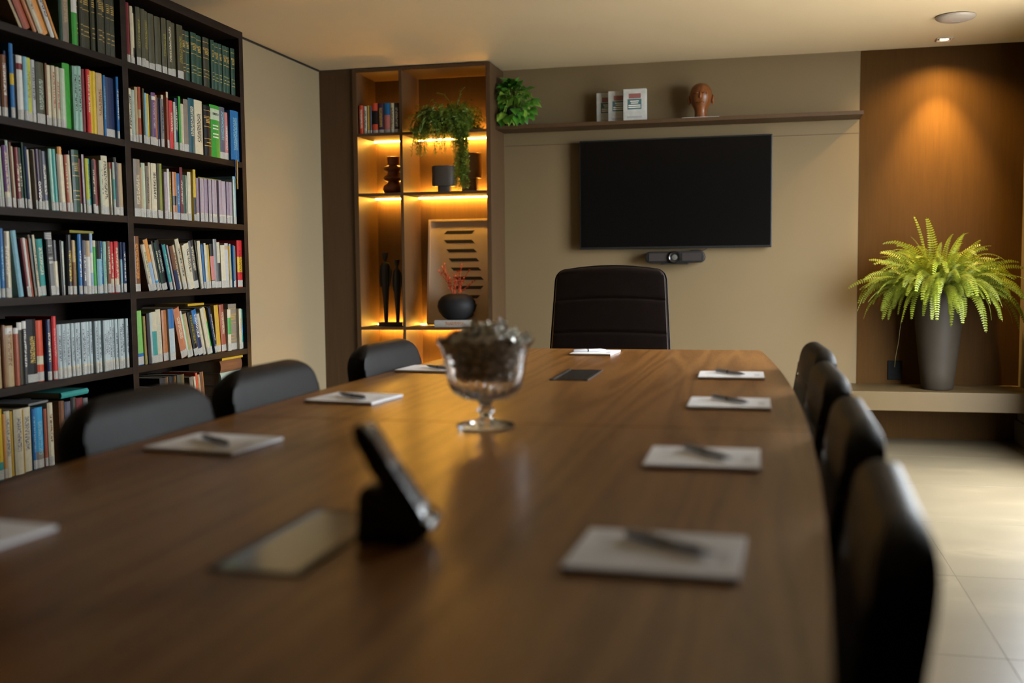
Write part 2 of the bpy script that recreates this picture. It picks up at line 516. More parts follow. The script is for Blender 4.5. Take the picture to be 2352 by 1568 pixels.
struct('ground', MB().box(XR + 0.14, XR + 14, -6, 16, -0.25, -0.15), MT['paving'], 'grey paving outside the window')  # added out of view: keeps light from the lower sky off the ceiling
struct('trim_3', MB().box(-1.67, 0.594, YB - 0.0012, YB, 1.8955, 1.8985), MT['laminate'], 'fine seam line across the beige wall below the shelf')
struct('trim_2', MB().box(XL, XL + 0.008, 4.0, 6.47, H - 0.010, H), MT['black'], 'dark shadow gap between left wall and ceiling')
struct('baseboard_right', MB().box(XR - 0.016, XR, 1.0, YB - 0.003, 0, 0.135, 0.002), MT['tile'], 'beige marble baseboard under the bench')
struct('baseboard_left', MB().box(XL, XL + 0.012, 4.87, 6.47, 0, 0.08, 0.002), MT['wall_white'])

# ------------------------------------------------------------------ meeting table (boat shaped, two halves)
TCX, TCY, TL = -0.572, 2.265, 2.09
def half_w(y):
    return 0.677 - 0.023 * (y - TCY) ** 2
tb = empty('meeting_table', (0, 0, 0))
tag(tb, 'long boat-shaped walnut meeting table with two cable hatches and a cross seam', 'table')
for s0, s1 in ((-TL, -0.002), (0.002, TL)):
    n = 24
    ysn = [TCY + s0 + (s1 - s0) * k / n for k in range(n + 1)]
    poly = [(TCX + half_w(v), v) for v in ysn] + [(TCX - half_w(v), v) for v in reversed(ysn)]
    MB().prism(poly, TZ - 0.030, TZ, 0.002).build('tabletop_half', MT['table'], tb)
for yy, hw_ in ((0.70, 0.32), (2.265, 0.05), (3.87, 0.32)):
    MB().box(TCX - hw_, TCX + hw_, yy - 0.03, yy + 0.03, 0.0, TZ - 0.030, 0.004).build('leg_panel', MT['table'], tb)
MB().box(TCX - 0.02, TCX + 0.02, 0.735, 3.835, 0.35, TZ - 0.035, 0.003).build('beam', MT['table'], tb)
for y0, y1 in ((1.085, 1.395), (3.140, 3.460)):
    cx, w = -0.572, 0.060
    fr = MB()
    fr.box(cx - w, cx - w + 0.011, y0, y1, TZ, TZ + 0.0032, 0.0006).box(cx + w - 0.011, cx + w, y0, y1, TZ, TZ + 0.0032, 0.0006)
    fr.box(cx - w + 0.007, cx + w - 0.007, y0, y0 + 0.007, TZ, TZ + 0.0022, 0.0006).box(cx - w + 0.007, cx + w - 0.007, y1 - 0.007, y1, TZ, TZ + 0.0022, 0.0006)
    h = MB().box(cx - w + 0.0112, cx + w - 0.0112, y0 + 0.0075, y1 - 0.0075, TZ, TZ + 0.0018, 0.0005).build('cable_hatch', MT['hatch'], tb)
    fr.build('hatch_frame', MT['black'], h)

# ------------------------------------------------------------------ chairs
def cushion(w0, w1, h, t, rc=0.06, rb=0.02, re=0.03, seams=(), curve=0.0, bow=0.0, nu=24, nv=44, sd=0.007, crown=0.0, rx=None, reu=None):
    """upholstered pad standing in the XZ plane, front towards -Y"""
    rx = rx or rc
    reu = reu or re
    us = [-math.cos(math.pi * i / nu) for i in range(nu + 1)]
    us = [0.55 * a + 0.45 * (2 * i / nu - 1) for i, a in enumerate(us)]
    vs = sorted(set([round(0.5 - 0.5 * math.cos(math.pi * j / nv), 5) for j in range(nv + 1)] + [round(min(1, max(0, s / h + d / h)), 5) for s in seams for d in (-0.012, -0.006, 0, 0.006, 0.012)]))
    front, back = [], []
    for v in vs:
        z = h * v
        hw = (w0 + (w1 - w0) * v) / 2
        if z > h - rc: hw -= rx * (1 - math.sqrt(max(0, 1 - ((z - h + rc) / rc) ** 2)))
        if z < rb: hw -= rb - math.sqrt(max(0, rb * rb - (rb - z) ** 2))
        dz = min(z, h - z)
        fz = math.sqrt(max(0, 1 - (1 - min(dz / re, 1)) ** 2))
        fr, bk = [], []
        for u in us:
            xx = u * hw
            d = hw * (1 - abs(u))
            fu = math.sqrt(max(0, 1 - (1 - min(d / reu, 1)) ** 2))
            th = t / 2 * min(fz, 1) * fu
            g = 0
            for s in seams:
                g += sd * math.exp(-((z - s) / 0.006) ** 2)
            puff = bow * (1 - u * u)
            off = -curve * u * u
            zz = z + crown * (1 - u * u) * v
            fr.append((xx, off - max(th + puff * fz - g * fu * fz, 0), zz)); bk.append((xx, off + th, zz))
        front.append(fr); back.append(bk)
    mb = MB()
    mb.sheet(front); mb.sheet([list(reversed(r)) for r in back])
    bmesh.ops.remove_doubles(mb.bm, verts=mb.bm.verts, dist=1e-5)
    edge = [front[j][0] for j in range(len(vs))] + [front[-1][i] for i in range(1, nu)] + [front[j][-1] for j in range(len(vs) - 1, -1, -1)]
    return mb, edge

def star_base(root, seat_z, r=0.30):
    col = MB().lathe([(0, 0.09), (0.032, 0.09), (0.032, 0.26), (0.020, 0.27), (0.020, seat_z), (0, seat_z)], 16)
    col.build('gas_column', MT['darkmetal'], root, 40)
    for k in range(5):
        a = 2 * math.pi * k / 5 + 0.3
        ca, sa = math.cos(a), math.sin(a)
        lg = MB().tube([(0.02 * ca, 0.02 * sa, 0.105), (0.6 * r * ca, 0.6 * r * sa, 0.085), (r * ca, r * sa, 0.065)], [0.024, 0.018, 0.013], 8).build('base_leg', MT['chrome'], root, True)
        MB().tube([(r * ca - 0.016 * sa, r * sa + 0.016 * ca, 0.027), (r * ca + 0.016 * sa, r * sa - 0.016 * ca, 0.027)], 0.027, 12).build('caster', MT['black'], lg, 40)

def place(o, loc, rot=(0, 0, 0)):
    o.location = loc; o.rotation_euler = rot
    return o

def make_low_chair():
    root = empty('office_chair')
    rec = R(9)
    mb, edge = cushion(0.57, 0.50, 0.415, 0.064, rc=0.085, rx=0.13, rb=0.03, re=0.050, reu=0.014, seams=(0.292,), curve=0.0, bow=0.006)
    bk = mb.build('backrest', MT['leather'], root, 60)
    place(bk, (0, 0.262, 0.432), (-rec, 0, 0))
    for s in (-1, 1):
        pts = [(x - s * 0.014, -0.0318, z) for x, y, z in edge if x * s > 0.2 and z < 0.34]
        MB().tube(pts, 0.0022, 6).build('piping', MT['leather'], bk, True)
    st, _ = cushion(0.50, 0.48, 0.47, 0.085, rc=0.07, rb=0.05, re=0.035, bow=0.008)
    se = st.build('seat', MT['leather'], root, 60)
    place(se, (0, 0.225, 0.430), (R(90), 0, 0))
    MB().box(-0.03, 0.03, 0.20, 0.30, 0.36, 0.385, 0.005).box(-0.03, 0.03, 0.275, 0.30, 0.36, 0.60, 0.005).build('back_bracket', MT['darkmetal'], root)
    MB().box(-0.11, 0.11, -0.11, 0.22, 0.362, 0.387, 0.006).build('mechanism', MT['black'], root)
    star_base(root, 0.365, 0.265)
    return root

chair0 = make_low_chair()
LEFT = [(1.98, 'black leather low-back chair by the left table side, nearest the camera'),
        (2.575, 'black leather low-back chair in the middle of the left table side'),
        (3.41, 'black leather low-back chair on the left table side, farthest, before the lit cabinet')]
RIGHT = [(1.28, 'dark leather low-back chair on the right table side, nearest the camera'),
         (1.96, 'dark leather low-back chair, second nearest on the right table side'),
         (2.70, 'dark leather low-back chair, third from the camera on the right table side'),
         (3.40, 'dark leather low-back chair on the right table side, farthest from the camera')]
PULL = {1.28: 0.014, 1.96: 0.012, 2.70: 0.015, 3.40: 0.05}
first = True
for side, lst in ((-1, LEFT), (1, RIGHT)):
    for yy, lab in lst:
        o = chair0 if first else copy_tree(chair0)
        first = False
        fx = TCX + side * (half_w(yy) + 0.016 + PULL.get(round(yy, 2), 0))         # front face of the back touches the table edge
        ph_ = side * 0.046 * (yy - TCY)                  # squared up to the curved table edge
        o.location = (fx - side * 0.2806 * math.cos(ph_), yy - side * 0.2806 * math.sin(ph_), 0)
        o.rotation_euler = (0, 0, (R(90) if side < 0 else R(-90)) + ph_)
        tag(o, lab, 'chair', 'low-back chairs around the meeting table')

ex = empty('executive_chair', (-0.655, 4.44, 0), R(0)); tag(ex, 'tall dark leather executive chair with three stitched panels at the table head', 'chair')
mb, edge = cushion(0.575, 0.500, 0.66, 0.075, rc=0.050, rb=0.03, re=0.030, reu=0.014, seams=(0.230, 0.365, 0.515), bow=0.006, crown=0.016, nv=60)
bk = mb.build('backrest', MT['leather_brown'], ex, 60)
place(bk, (0, 0.17, 0.425), (R(-7), 0, 0))
pts = [(x * 0.997, -0.020, z - 0.003 if z > 0.6 else z) for x, y, z in edge if z > 0.03]
MB().tube(pts, 0.0034, 6).build('piping', MT['leather'], bk, True)
st, _ = cushion(0.54, 0.52, 0.50, 0.10, rc=0.08, rb=0.05, re=0.04, bow=0.01)
place(st.build('seat', MT['leather_brown'], ex, 60), (0, 0.16, 0.435), (R(90), 0, 0))
for s in (-1, 1):
    MB().tube([(s * 0.29, 0.10, 0.42), (s * 0.315, 0.10, 0.62), (s * 0.315, -0.02, 0.655), (s * 0.315, -0.16, 0.65), (s * 0.31, -0.20, 0.56), (s * 0.29, -0.17, 0.42)], 0.016, 10).build('armrest', MT['chrome'], ex, True)
MB().box(-0.12, 0.12, -0.15, 0.18, 0.36, 0.388, 0.006).build('mechanism', MT['black'], ex)
star_base(ex, 0.365, 0.32)

# ------------------------------------------------------------------ bookcase
BX0, BX1 = -2.838, -2.54
bays = {'L': (2.872, 3.829), 'R': (3.869, 4.826)}
ZS = [1.956, 1.633, 1.3212, 1.0062, 0.6940, 0.3775]
bc = empty('bookcase', (0, 0, 0)); tag(bc, 'tall espresso-brown bookcase full of law books along the left wall', 'bookcase')
E_ = MT['espresso']
MB().box(BX0, BX1, 4.826, 4.866, 0, 2.284, 0.0015).build('side_panel', E_, bc)
MB().box(BX0, BX1, 2.832, 2.872, 0, 2.284, 0.0015).build('side_panel', E_, bc)
MB().box(BX0 + 0.006, BX1, 3.829, 3.869, 0.06, 2.245, 0.0015).build('divider', E_, bc)
MB().box(BX0, BX1, 2.872, 4.826, 2.245, 2.284, 0.0015).build('top_panel', E_, bc)
MB().box(BX0, BX0 + 0.006, 2.872, 4.826, 0.06, 2.245).build('back_panel', E_, bc)
MB().box(BX0, BX1 - 0.02, 2.872, 4.826, 0.0, 0.06).build('plinth', E_, bc)
for b0, b1 in bays.values():
    for z in ZS + [0.088]:
        MB().box(BX0 + 0.006, BX1 - 0.001, b0, b1, z - 0.028, z, 0.001).build('shelf', E_, bc)

# ------------------------------------------------------------------ books
COL = dict(tan=(.52, .37, .20), sage=(.42, .50, .42), brick=(.40, .10, .055), rust=(.45, .17, .06), cream=(.66, .58, .40), orange=(.70, .30, .07), white=(.72, .69, .62), darkgreen=(.030, .075, .050), taupe=(.25, .205, .155), green=(.06, .36, .05),
 olivegrey=(.055, .055, .035), charcoal=(.050, .047, .047), brown=(.20, .085, .040), navy=(.020, .035, .095), blue=(.030, .16, .40), lime=(.50, .52, .05), lightgrey=(.50, .50, .50), darkolive=(.085, .080, .045), palegreen=(.52, .60, .43), mint=(.30, .50, .40),
 maroon=(.20, .030, .035), red=(.62, .035, .035), yellow=(.70, .48, .04), sky=(.25, .47, .55), purple=(.17, .075, .20), plum=(.055, .028, .060), slate=(.12, .12, .16), teal=(.050, .32, .29), black=(.014, .013, .014), lilac=(.42, .34, .38), mauve=(.33, .24, .31),
 darkteal=(.022, .095, .125), grey=(.21, .21, .205), olive=(.28, .25, .06), lightblue=(.34, .46, .62), paleblue=(.50, .58, .58), vermilion=(.72, .10, .045), mustard=(.60, .36, .03), azure=(.04, .34, .62), pink=(.62, .22, .20), moss=(.26, .30, .06), leaf=(.22, .50, .12), terracotta=(.52, .19, .09), gold=(.62, .42, .10))
NICE = dict(olivegrey='olive-black', darkgreen='dark green', lightgrey='light grey', darkolive='dark olive', palegreen='pale green', darkteal='dark teal', lightblue='light blue', paleblue='pale blue', sky='sky blue', sage='sage green', leaf='leaf green', moss='moss green', mint='mint green', lime='lime green')
BOOKS = [
    ("1L", 1.957, """3.241 11 245 38.3 tan N; 3.255 17 245 34.2 sage N Tcharcoal; 3.275 39 245 20.5 brick N Bcream:.55:.8; 3.317 21 245 30.3 rust N; 3.342 28 245 31.6 cream N Tcharcoal; 3.375 40 245 23.9 orange N; 3.418 23 245 25.6 white N Tnavy; 3.444 13 245 27.0 orange N; 3.475 21 164 2.0 darkgreen N; 3.495 48 172 0.0 taupe N Ttan; 3.543 36 184 1.6 green N Bwhite:.48:1; 3.580 24 262 0.1 olivegrey N G; 3.604 25 262 0.0 olivegrey N G; 3.629 53 262 0.0 olivegrey N G; 3.682 31 262 0.0 olivegrey N G; 3.713 38 262 0.0 olivegrey N G; 3.751 35 262 0.0 olivegrey N G; 3.786 36 262 0.0 olivegrey N G; 3.822 37 262 0.0 olivegrey N G"""),
    ("2L", 1.633, """3.114 22 214 0.0 charcoal; 3.135 28 212 0.0 brown Twhite; 3.164 13 230 0.0 navy; 3.177 20 258 0.0 blue Byellow:.45:.6; 3.197 18 227 0.2 charcoal N; 3.215 31 225 0.0 white Bmaroon:.78:.88; 3.246 22 226 0.0 sky; 3.268 31 228 0.0 lime Tolive; 3.299 26 226 0.0 lightgrey Tcharcoal; 3.325 44 223 0.0 darkolive Tsage; 3.369 10 226 0.0 brown; 3.379 29 222 0.0 cream; 3.407 21 224 0.0 cream Tbrick; 3.429 20 223 0.0 cream Tbrick; 3.449 30 222 0.0 palegreen; 3.479 44 248 0.3 green N; 3.523 28 244 0.3 mint Tcharcoal N; 3.551 29 249 0.0 mint Tcharcoal N; 3.580 20 243 0.0 maroon N; 3.600 24 245 0.0 red Tcream N; 3.624 29 247 0.0 yellow N; 3.653 28 248 0.0 yellow N; 3.681 40 247 0.0 tan Tbrown N; 3.722 15 244 0.0 blue Tsky N; 3.736 60 240 0.0 navy; 3.796 16 250 0.0 blue Twhite"""),
    ("3L", 1.321, """3.099 17 206 0.0 charcoal; 3.116 10 209 0.0 lightgrey Twhite; 3.125 10 207 0.0 palegreen; 3.135 27 213 0.0 purple Bcream:.1:.25 Ttan; 3.162 13 233 0.9 sage; 3.175 10 228 1.0 brown; 3.186 13 215 0.2 cream; 3.199 22 213 1.2 maroon Tcream; 3.221 16 214 1.1 darkgreen Tcream; 3.237 8 234 1.3 darkgreen; 3.245 15 220 1.5 navy; 3.260 24 212 2.4 cream; 3.284 8 212 3.3 taupe; 3.292 19 215 2.2 palegreen Tcharcoal; 3.311 19 219 3.4 plum X:AGRAVO; 3.329 17 218 3.8 charcoal; 3.347 29 215 2.6 slate Tcream; 3.376 19 226 2.2 mint; 3.395 21 227 2.4 teal; 3.416 12 212 2.1 taupe; 3.428 25 239 2.6 cream Borange:.88:1; 3.453 15 212 2.2 cream; 3.468 15 213 2.6 brick Tcream; 3.483 20 215 2.6 cream; 3.503 8 232 1.0 black; 3.511 45 238 0.5 darkgreen G N; 3.556 11 208 0.0 maroon; 3.566 12 225 0.0 lilac; 3.578 20 211 0.0 lime Bsage:0:.25; 3.598 20 212 0.0 teal Tcharcoal; 3.618 18 210 0.6 charcoal Tcream; 3.636 13 215 0.0 brick; 3.649 20 213 0.8 maroon; 3.669 17 212 2.3 palegreen; 3.686 17 213 0.0 cream Tcharcoal; 3.703 42 235 0.2 cream Tcharcoal; 3.745 8 211 0.5 cream Bred:.88:1; 3.753 14 212 0.2 sage Bteal:.3:.68; 3.766 21 234 0.0 charcoal; 3.788 8 215 0.0 slate; 3.795 32 213 0.9 tan"""),
    ("4L", 1.006, """3.084 13 235 0.0 sky; 3.097 20 241 0.0 blue Tsky; 3.117 15 228 0.0 taupe Twhite; 3.132 28 232 0.0 cream Ttan; 3.191 28 236 6.0 sky N; 3.220 10 210 8.3 maroon; 3.229 14 211 6.9 white; 3.244 8 208 7.6 brick N; 3.252 6 208 7.4 cream N; 3.258 8 223 7.0 taupe N; 3.267 15 210 5.8 darkteal; 3.281 12 223 6.2 cream Tcharcoal; 3.293 8 209 5.4 darkgreen; 3.301 39 208 3.4 teal Tcream; 3.340 9 209 4.0 black N; 3.349 41 234 3.4 grey X:CLT; 3.390 25 206 1.9 charcoal Bcream:.16:.62; 3.415 11 206 1.4 charcoal N; 3.425 25 203 0.0 sage Tcream; 3.450 29 228 0.0 black Tyellow; 3.479 18 208 0.0 tan Bbrown:0:.6; 3.497 13 209 0.0 cream; 3.510 9 206 0.0 olive Tyellow; 3.520 22 232 0.0 blue Twhite; 3.542 6 233 0.0 navy N; 3.548 21 209 0.0 slate Twhite; 3.569 27 208 0.0 white Btan:.7:1; 3.595 19 237 0.0 lightblue Bwhite:.35:.68; 3.615 22 210 0.0 green Bcream:.88:1; 3.636 30 208 0.0 sky Bblack:.66:1; 3.666 24 208 0.0 blue Tsky; 3.690 22 207 0.0 mint Tteal; 3.712 23 209 0.0 brown Tcream; 3.735 21 207 0.0 red Bcream:.12:.28 Tcream; 3.755 27 209 0.0 red Bcream:.12:.28 Tcream; 3.783 23 207 0.0 brown Bblack:.66:1; 3.806 13 207 0.0 sky Bnavy:.66:1; 3.819 19 206 0.0 navy Twhite"""),
    ("5L", 0.694, """3.050 37 211 0.0 tan Bwhite:.88:1 N; 3.088 18 218 0.0 brown N; 3.106 45 214 0.0 tan Bwhite:.86:.97 Tbrown N; 3.150 27 205 0.4 brick Bwhite:.9:1 N; 3.177 27 223 2.6 olivegrey Bwhite:.88:1 N; 3.204 23 226 0.6 charcoal Bwhite:.88:1 Twhite N; 3.227 58 231 0.5 black Tgold; 3.284 41 224 1.3 vermilion Bcream:.28:.42; 3.325 24 224 1.7 navy Tcream; 3.349 12 225 2.3 lightgrey; 3.361 26 236 2.6 red Tpink; 3.387 27 204 3.6 paleblue Bcream:.05:.2 Tslate; 3.414 20 204 3.4 paleblue Bcream:.05:.2 Tslate; 3.434 29 204 3.2 paleblue Bcream:.05:.2 Tslate; 3.463 20 204 3.0 paleblue Bcream:.05:.2 Tslate; 3.483 19 204 2.8 paleblue Bcream:.05:.2 Tslate; 3.501 19 204 2.7 paleblue Bcream:.05:.2 Tslate; 3.520 21 204 2.4 paleblue Bcream:.05:.2 Tslate; 3.541 21 204 2.3 paleblue Bcream:.05:.2 Tslate; 3.562 19 204 2.1 paleblue Bcream:.05:.2 Tslate; 3.581 21 204 2.0 paleblue Bcream:.05:.2 Tslate; 3.602 18 204 1.7 paleblue Bcream:.05:.2 Tslate; 3.620 18 204 1.5 paleblue Bcream:.05:.2 Tslate; 3.638 18 204 1.4 paleblue Bcream:.05:.2 Tslate; 3.656 21 204 1.2 paleblue Bcream:.05:.2 Tslate; 3.677 19 204 1.0 paleblue Bcream:.05:.2 Tslate; 3.696 18 204 0.8 paleblue Bcream:.05:.2 Tslate; 3.715 19 204 0.6 paleblue Bcream:.05:.2 Tslate; 3.733 19 204 0.4 paleblue Bcream:.05:.2 Tslate; 3.752 19 204 0.3 paleblue Bcream:.05:.2 Tslate; 3.771 19 204 0.2 paleblue Bcream:.05:.2 Tslate; 3.790 28 204 0.0 paleblue Bcream:.05:.2 Tslate; 3.818 22 204 0.0 paleblue Bcream:.05:.2 Tslate; 3.840 17 204 0.0 paleblue Bcream:.05:.2 Tslate"""),
    ("6L", 0.378, """3.024 39 247 0.0 yellow Bteal:0:.25; 3.063 15 227 1.2 orange; 3.078 30 234 3.9 cream Tslate N; 3.108 15 230 2.5 mustard N; 3.123 46 234 1.9 cream Tslate N; 3.169 5 228 1.8 mustard N; 3.174 50 232 0.0 cream Tslate N; 3.224 18 222 0.0 blue Tsky; 3.242 43 224 0.0 azure Btaupe:0:.28 Tsky; 3.285 17 215 0.0 brick; 3.302 30 234 0.0 cream Tbrown"""),
    ("1R", 1.955, """3.890 22 245 0.0 maroon; 3.912 20 235 0.0 cream; 3.933 31 237 0.0 charcoal Bcream:.3:.9; 3.964 35 244 0.0 darkolive Tolive; 3.999 33 243 0.0 darkolive; 4.032 44 244 0.0 darkolive Tolive; 4.075 49 242 0.0 darkolive; 4.124 50 240 0.0 darkolive; 4.174 42 243 0.0 darkolive Tolive; 4.215 39 241 0.0 darkolive Tcream; 4.255 43 241 0.0 darkolive; 4.297 54 240 0.0 darkolive Tolive; 4.351 38 229 0.0 olivegrey N G; 4.390 38 230 0.0 darkgreen N G; 4.428 53 232 0.0 darkgreen N G; 4.490 53 230 0.0 darkgreen N G; 4.543 52 231 0.0 olivegrey N G; 4.595 25 235 0.0 darkgreen N G; 4.620 32 233 0.0 darkgreen N G; 4.661 44 229 0.0 darkgreen N G; 4.706 36 231 0.0 darkgreen N G; 4.741 37 229 0.0 darkgreen N G; 4.779 39 230 0.0 darkgreen N G; 4.840 43 235 0.0 darkgreen N G"""),
    ("2R", 1.633, """3.890 29 219 0.0 cream Tcharcoal; 3.919 25 217 0.0 sage; 3.944 21 233 0.0 tan; 3.965 21 236 0.0 brick Btan:.45:.6; 3.987 11 232 0.0 darkolive; 3.998 17 215 0.0 sky; 4.015 22 215 0.0 yellow; 4.037 19 212 0.0 charcoal; 4.056 35 227 0.0 purple Bwhite:.86:.93 Tlilac; 4.090 25 222 0.0 rust; 4.115 11 213 0.5 navy; 4.127 25 210 0.4 grey Tnavy; 4.152 19 231 2.1 cream; 4.171 16 246 2.8 brick Bcream:.9:1; 4.187 21 234 2.7 lilac Bcharcoal:0:.15; 4.208 31 215 2.1 red Tcream N; 4.239 19 213 2.9 sage; 4.259 24 233 0.5 navy Tcream; 4.283 19 244 0.0 green; 4.302 27 214 0.0 cream; 4.329 41 239 0.0 taupe; 4.370 59 250 1.4 darkteal Tcream N; 4.429 79 251 0.0 cream Tcharcoal N; 4.508 68 236 0.0 black G N; 4.576 100 250 0.0 green Bpalegreen:.72:.93 X:DIREITO N; 4.676 59 252 0.0 slate Tsky; 4.735 35 232 0.0 pink Twhite; 4.782 88 249 0.0 blue Tsky N"""),
    ("3R", 1.322, """3.875 11 218 0.0 sage; 3.886 13 224 0.0 darkteal; 3.899 48 241 0.0 taupe Tcream; 3.947 16 209 0.0 tan; 3.964 29 230 0.0 palegreen; 3.993 27 220 0.0 taupe Tcharcoal; 4.020 17 237 0.0 cream; 4.037 41 236 0.0 cream Tcharcoal; 4.077 20 238 0.0 darkolive; 4.098 31 240 0.0 moss; 4.128 23 206 0.0 lilac; 4.152 16 222 0.0 white; 4.167 13 210 0.0 olive Tyellow; 4.181 16 210 0.0 brick Bteal:0:.65; 4.197 34 212 0.0 rust Bblack:.3:.5; 4.231 32 209 0.0 blue Tsky; 4.263 23 238 0.0 maroon Tcream; 4.287 28 206 0.0 darkgreen; 4.315 22 207 0.0 sage; 4.337 29 224 0.0 cream; 4.366 22 237 0.8 yellow Bcharcoal:0:.46; 4.388 27 235 0.0 yellow Bcharcoal:0:.46; 4.415 21 203 0.0 mauve Bcream:.13:.2; 4.436 21 203 0.0 lilac Bcream:.13:.2; 4.457 25 203 0.0 lilac Bcream:.13:.2; 4.483 28 204 0.0 mauve Bcream:.13:.2; 4.511 26 204 0.0 lilac Bcream:.13:.2; 4.537 21 204 0.0 lilac Bcream:.13:.2; 4.558 21 204 0.0 mauve Bcream:.13:.2; 4.579 21 205 0.0 lilac Bcream:.13:.2; 4.600 21 205 0.0 lilac Bcream:.13:.2; 4.621 22 205 0.0 mauve Bcream:.13:.2; 4.643 22 205 0.0 lilac Bcream:.13:.2; 4.665 25 206 0.0 lilac Bcream:.13:.2; 4.689 25 206 0.0 mauve Bcream:.13:.2; 4.714 25 206 0.0 lilac Bcream:.13:.2; 4.739 20 221 0.0 sage; 4.760 31 238 0.0 sky"""),
    ("4R", 1.007, """3.895 47 234 1.0 brown Torange; 3.983 11 205 13.9 taupe; 3.994 26 206 13.5 cream Tolive; 4.021 34 228 15.0 lightblue Borange:.55:1; 4.057 21 206 17.3 cream Bazure:.08:.22; 4.079 12 223 17.8 charcoal; 4.092 17 217 15.3 darkgreen Tcream; 4.109 32 228 17.5 black Tsage; 4.143 6 213 22.2 navy N; 4.149 24 208 15.4 teal Tsage; 4.174 11 206 18.3 lilac; 4.185 18 206 15.9 white; 4.204 29 203 15.0 brown Bnavy:0:.45 N; 4.234 27 206 15.2 cream Tbrown; 4.262 33 235 15.3 cream Tcharcoal; 4.296 8 214 18.5 tan N; 4.304 19 206 13.1 cream Tsage; 4.324 43 213 10.5 cream Tcharcoal N; 4.367 44 226 10.1 charcoal Tcream; 4.412 10 230 12.0 darkolive N; 4.422 28 225 6.0 cream; 4.450 18 209 6.2 blue; 4.468 18 215 4.6 cream; 4.485 18 205 5.5 sage; 4.504 18 208 4.3 mustard; 4.522 37 213 5.3 black Bpink:.18:.72; 4.569 35 236 2.9 grey; 4.604 27 222 2.7 cream Bblack:0:.55; 4.631 44 208 1.7 cream; 4.675 36 218 2.0 lightgrey Btan:.86:.95; 4.711 14 208 1.6 mustard; 4.725 17 216 1.6 sky; 4.742 14 209 0.3 blue; 4.756 26 206 0.0 taupe; 4.799 53 235 0.0 red Byellow:.32:.65 Tmaroon"""),
    ("5R", 0.695, """3.896 44 231 0.3 leaf Bblue:0:.22; 3.940 15 207 2.2 olive N; 3.955 21 206 2.1 pink; 3.975 21 217 2.2 charcoal N; 3.996 14 219 1.9 paleblue; 4.010 38 222 3.1 cream Bteal:.12:.62; 4.048 38 231 2.9 cream Tsage; 4.099 39 226 2.6 rust; 4.138 45 229 6.9 paleblue Bblue:.62:1; 4.196 52 234 15.1 terracotta Tcream; 4.250 14 223 16.5 white; 4.264 9 206 15.8 leaf; 4.273 33 207 15.0 tan; 4.307 41 214 14.7 black Tolive; 4.350 42 222 15.8 navy Bblue:.7:1 Twhite; 4.405 24 203 14.4 cream; 4.430 21 228 16.6 cream; 4.452 27 231 16.8 cream; 4.481 19 228 17.6 green Bmustard:.7:1; 4.501 14 226 14.7 navy; 4.516 37 230 13.9 black Twhite; 4.554 40 230 5.2 mustard; 4.594 45 231 7.4 brick Tcream; 4.639 33 205 0.0 cream Bgreen:.4:.8; 4.673 84 230 0.0 taupe G; 4.757 25 204 0.0 cream Torange; 4.782 32 200 0.0 teal Bazure:.4:.6"""),
]
ORD = ['', '1st', '2nd', '3rd'] + [f'{i}th' for i in range(4, 21)] + ['21st', '22nd', '23rd'] + [f'{i}th' for i in range(24, 31)] + ['31st', '32nd', '33rd'] + [f'{i}th' for i in range(34, 41)] + ['41st', '42nd', '43rd']
ROWN = {'1': 'top shelf', '2': 'second shelf', '3': 'third shelf', '4': 'fourth shelf', '5': 'fifth shelf', '6': 'bottom visible shelf'}
BAYN = {'L': 'left bay', 'R': 'right bay'}

def book_mesh(w, h, d):
    """hard cover: rounded spine at x=0 facing +X, boards going back to -d; local y = thickness, z = height"""
    r = min(0.006, w * 0.22)
    prof = [(-d, 0.0), (-d, 0.0018), (-0.012, 0.0018), (-0.012, w - 0.0018), (-d, w - 0.0018), (-d, w), (-r, w)]
    k = 4
    front = []
    for i in range(k + 1):                       # gently rounded spine
        f = i / k
        yy = w * (1 - f)
        xx = -r * (2 * f - 1) ** 2 if w > 0.012 else -r * 0.5 * (2 * f - 1) ** 4
        front.append((xx, yy))
    prof = prof[:-1] + front
    n = len(prof)
    vs = [(x, y, 0) for x, y in prof] + [(x, y, h) for x, y in prof]
    fs = []
    for i in range(n):
        j = (i + 1) % n
        fs.append((i, n + i, n + j, j))
    # caps: two boards and the spine strip
    b0 = [0, 1, 2, n - 1]; b1 = [3, 4, 5, 6]; sp = [2, 3] + list(range(6, n))
    for q in (b0, b1, sp):
        fs.append(tuple(q)); fs.append(tuple(n + i for i in reversed(q)))
    me = bpy.data.meshes.new('book')
    me.from_pydata(vs, [], fs)
    me.materials.append(MT['book'])
    u1 = me.uv_layers.new(name='UVMap'); u2 = me.uv_layers.new(name='metric')
    off = random.random() * 3
    for p in me.polygons:
        spine = all(me.vertices[v].co.x > -0.0075 for v in p.vertices) and abs(p.normal.z) < 0.5
        for li in p.loop_indices:
            c = me.vertices[me.loops[li].vertex_index].co
            u1.data[li].uv = (c.y / w, c.z / h if spine else -1)
            u2.data[li].uv = (c.y + off + (0 if spine else c.x), c.z + off)
    return me

def quad(name, x, y0, y1, z0, z1, m, parent, t=0.0005, bul=0.0):
    """thin paper or foil laid on a spine, following its rounding"""
    k = 4
    g = []
    for zz in (z0, z1):
        g.append([(x - bul * (2 * i / k - 1) ** 2, y0 + (y1 - y0) * i / k, zz) for i in range(k + 1)])
    mb = MB().sheet(g)
    r = bmesh.ops.solidify(mb.bm, geom=mb.bm.faces[:], thickness=t)
    me = mb.mesh(name, m)
    u2 = me.uv_layers.new(name='metric'); off = random.random() * 3
    for li, l in enumerate(me.loops):
        c = me.vertices[l.vertex_index].co
        u2.data[li].uv = (c.y + off, c.z + off)
    return link(bpy.data.objects.new(name, me), parent)

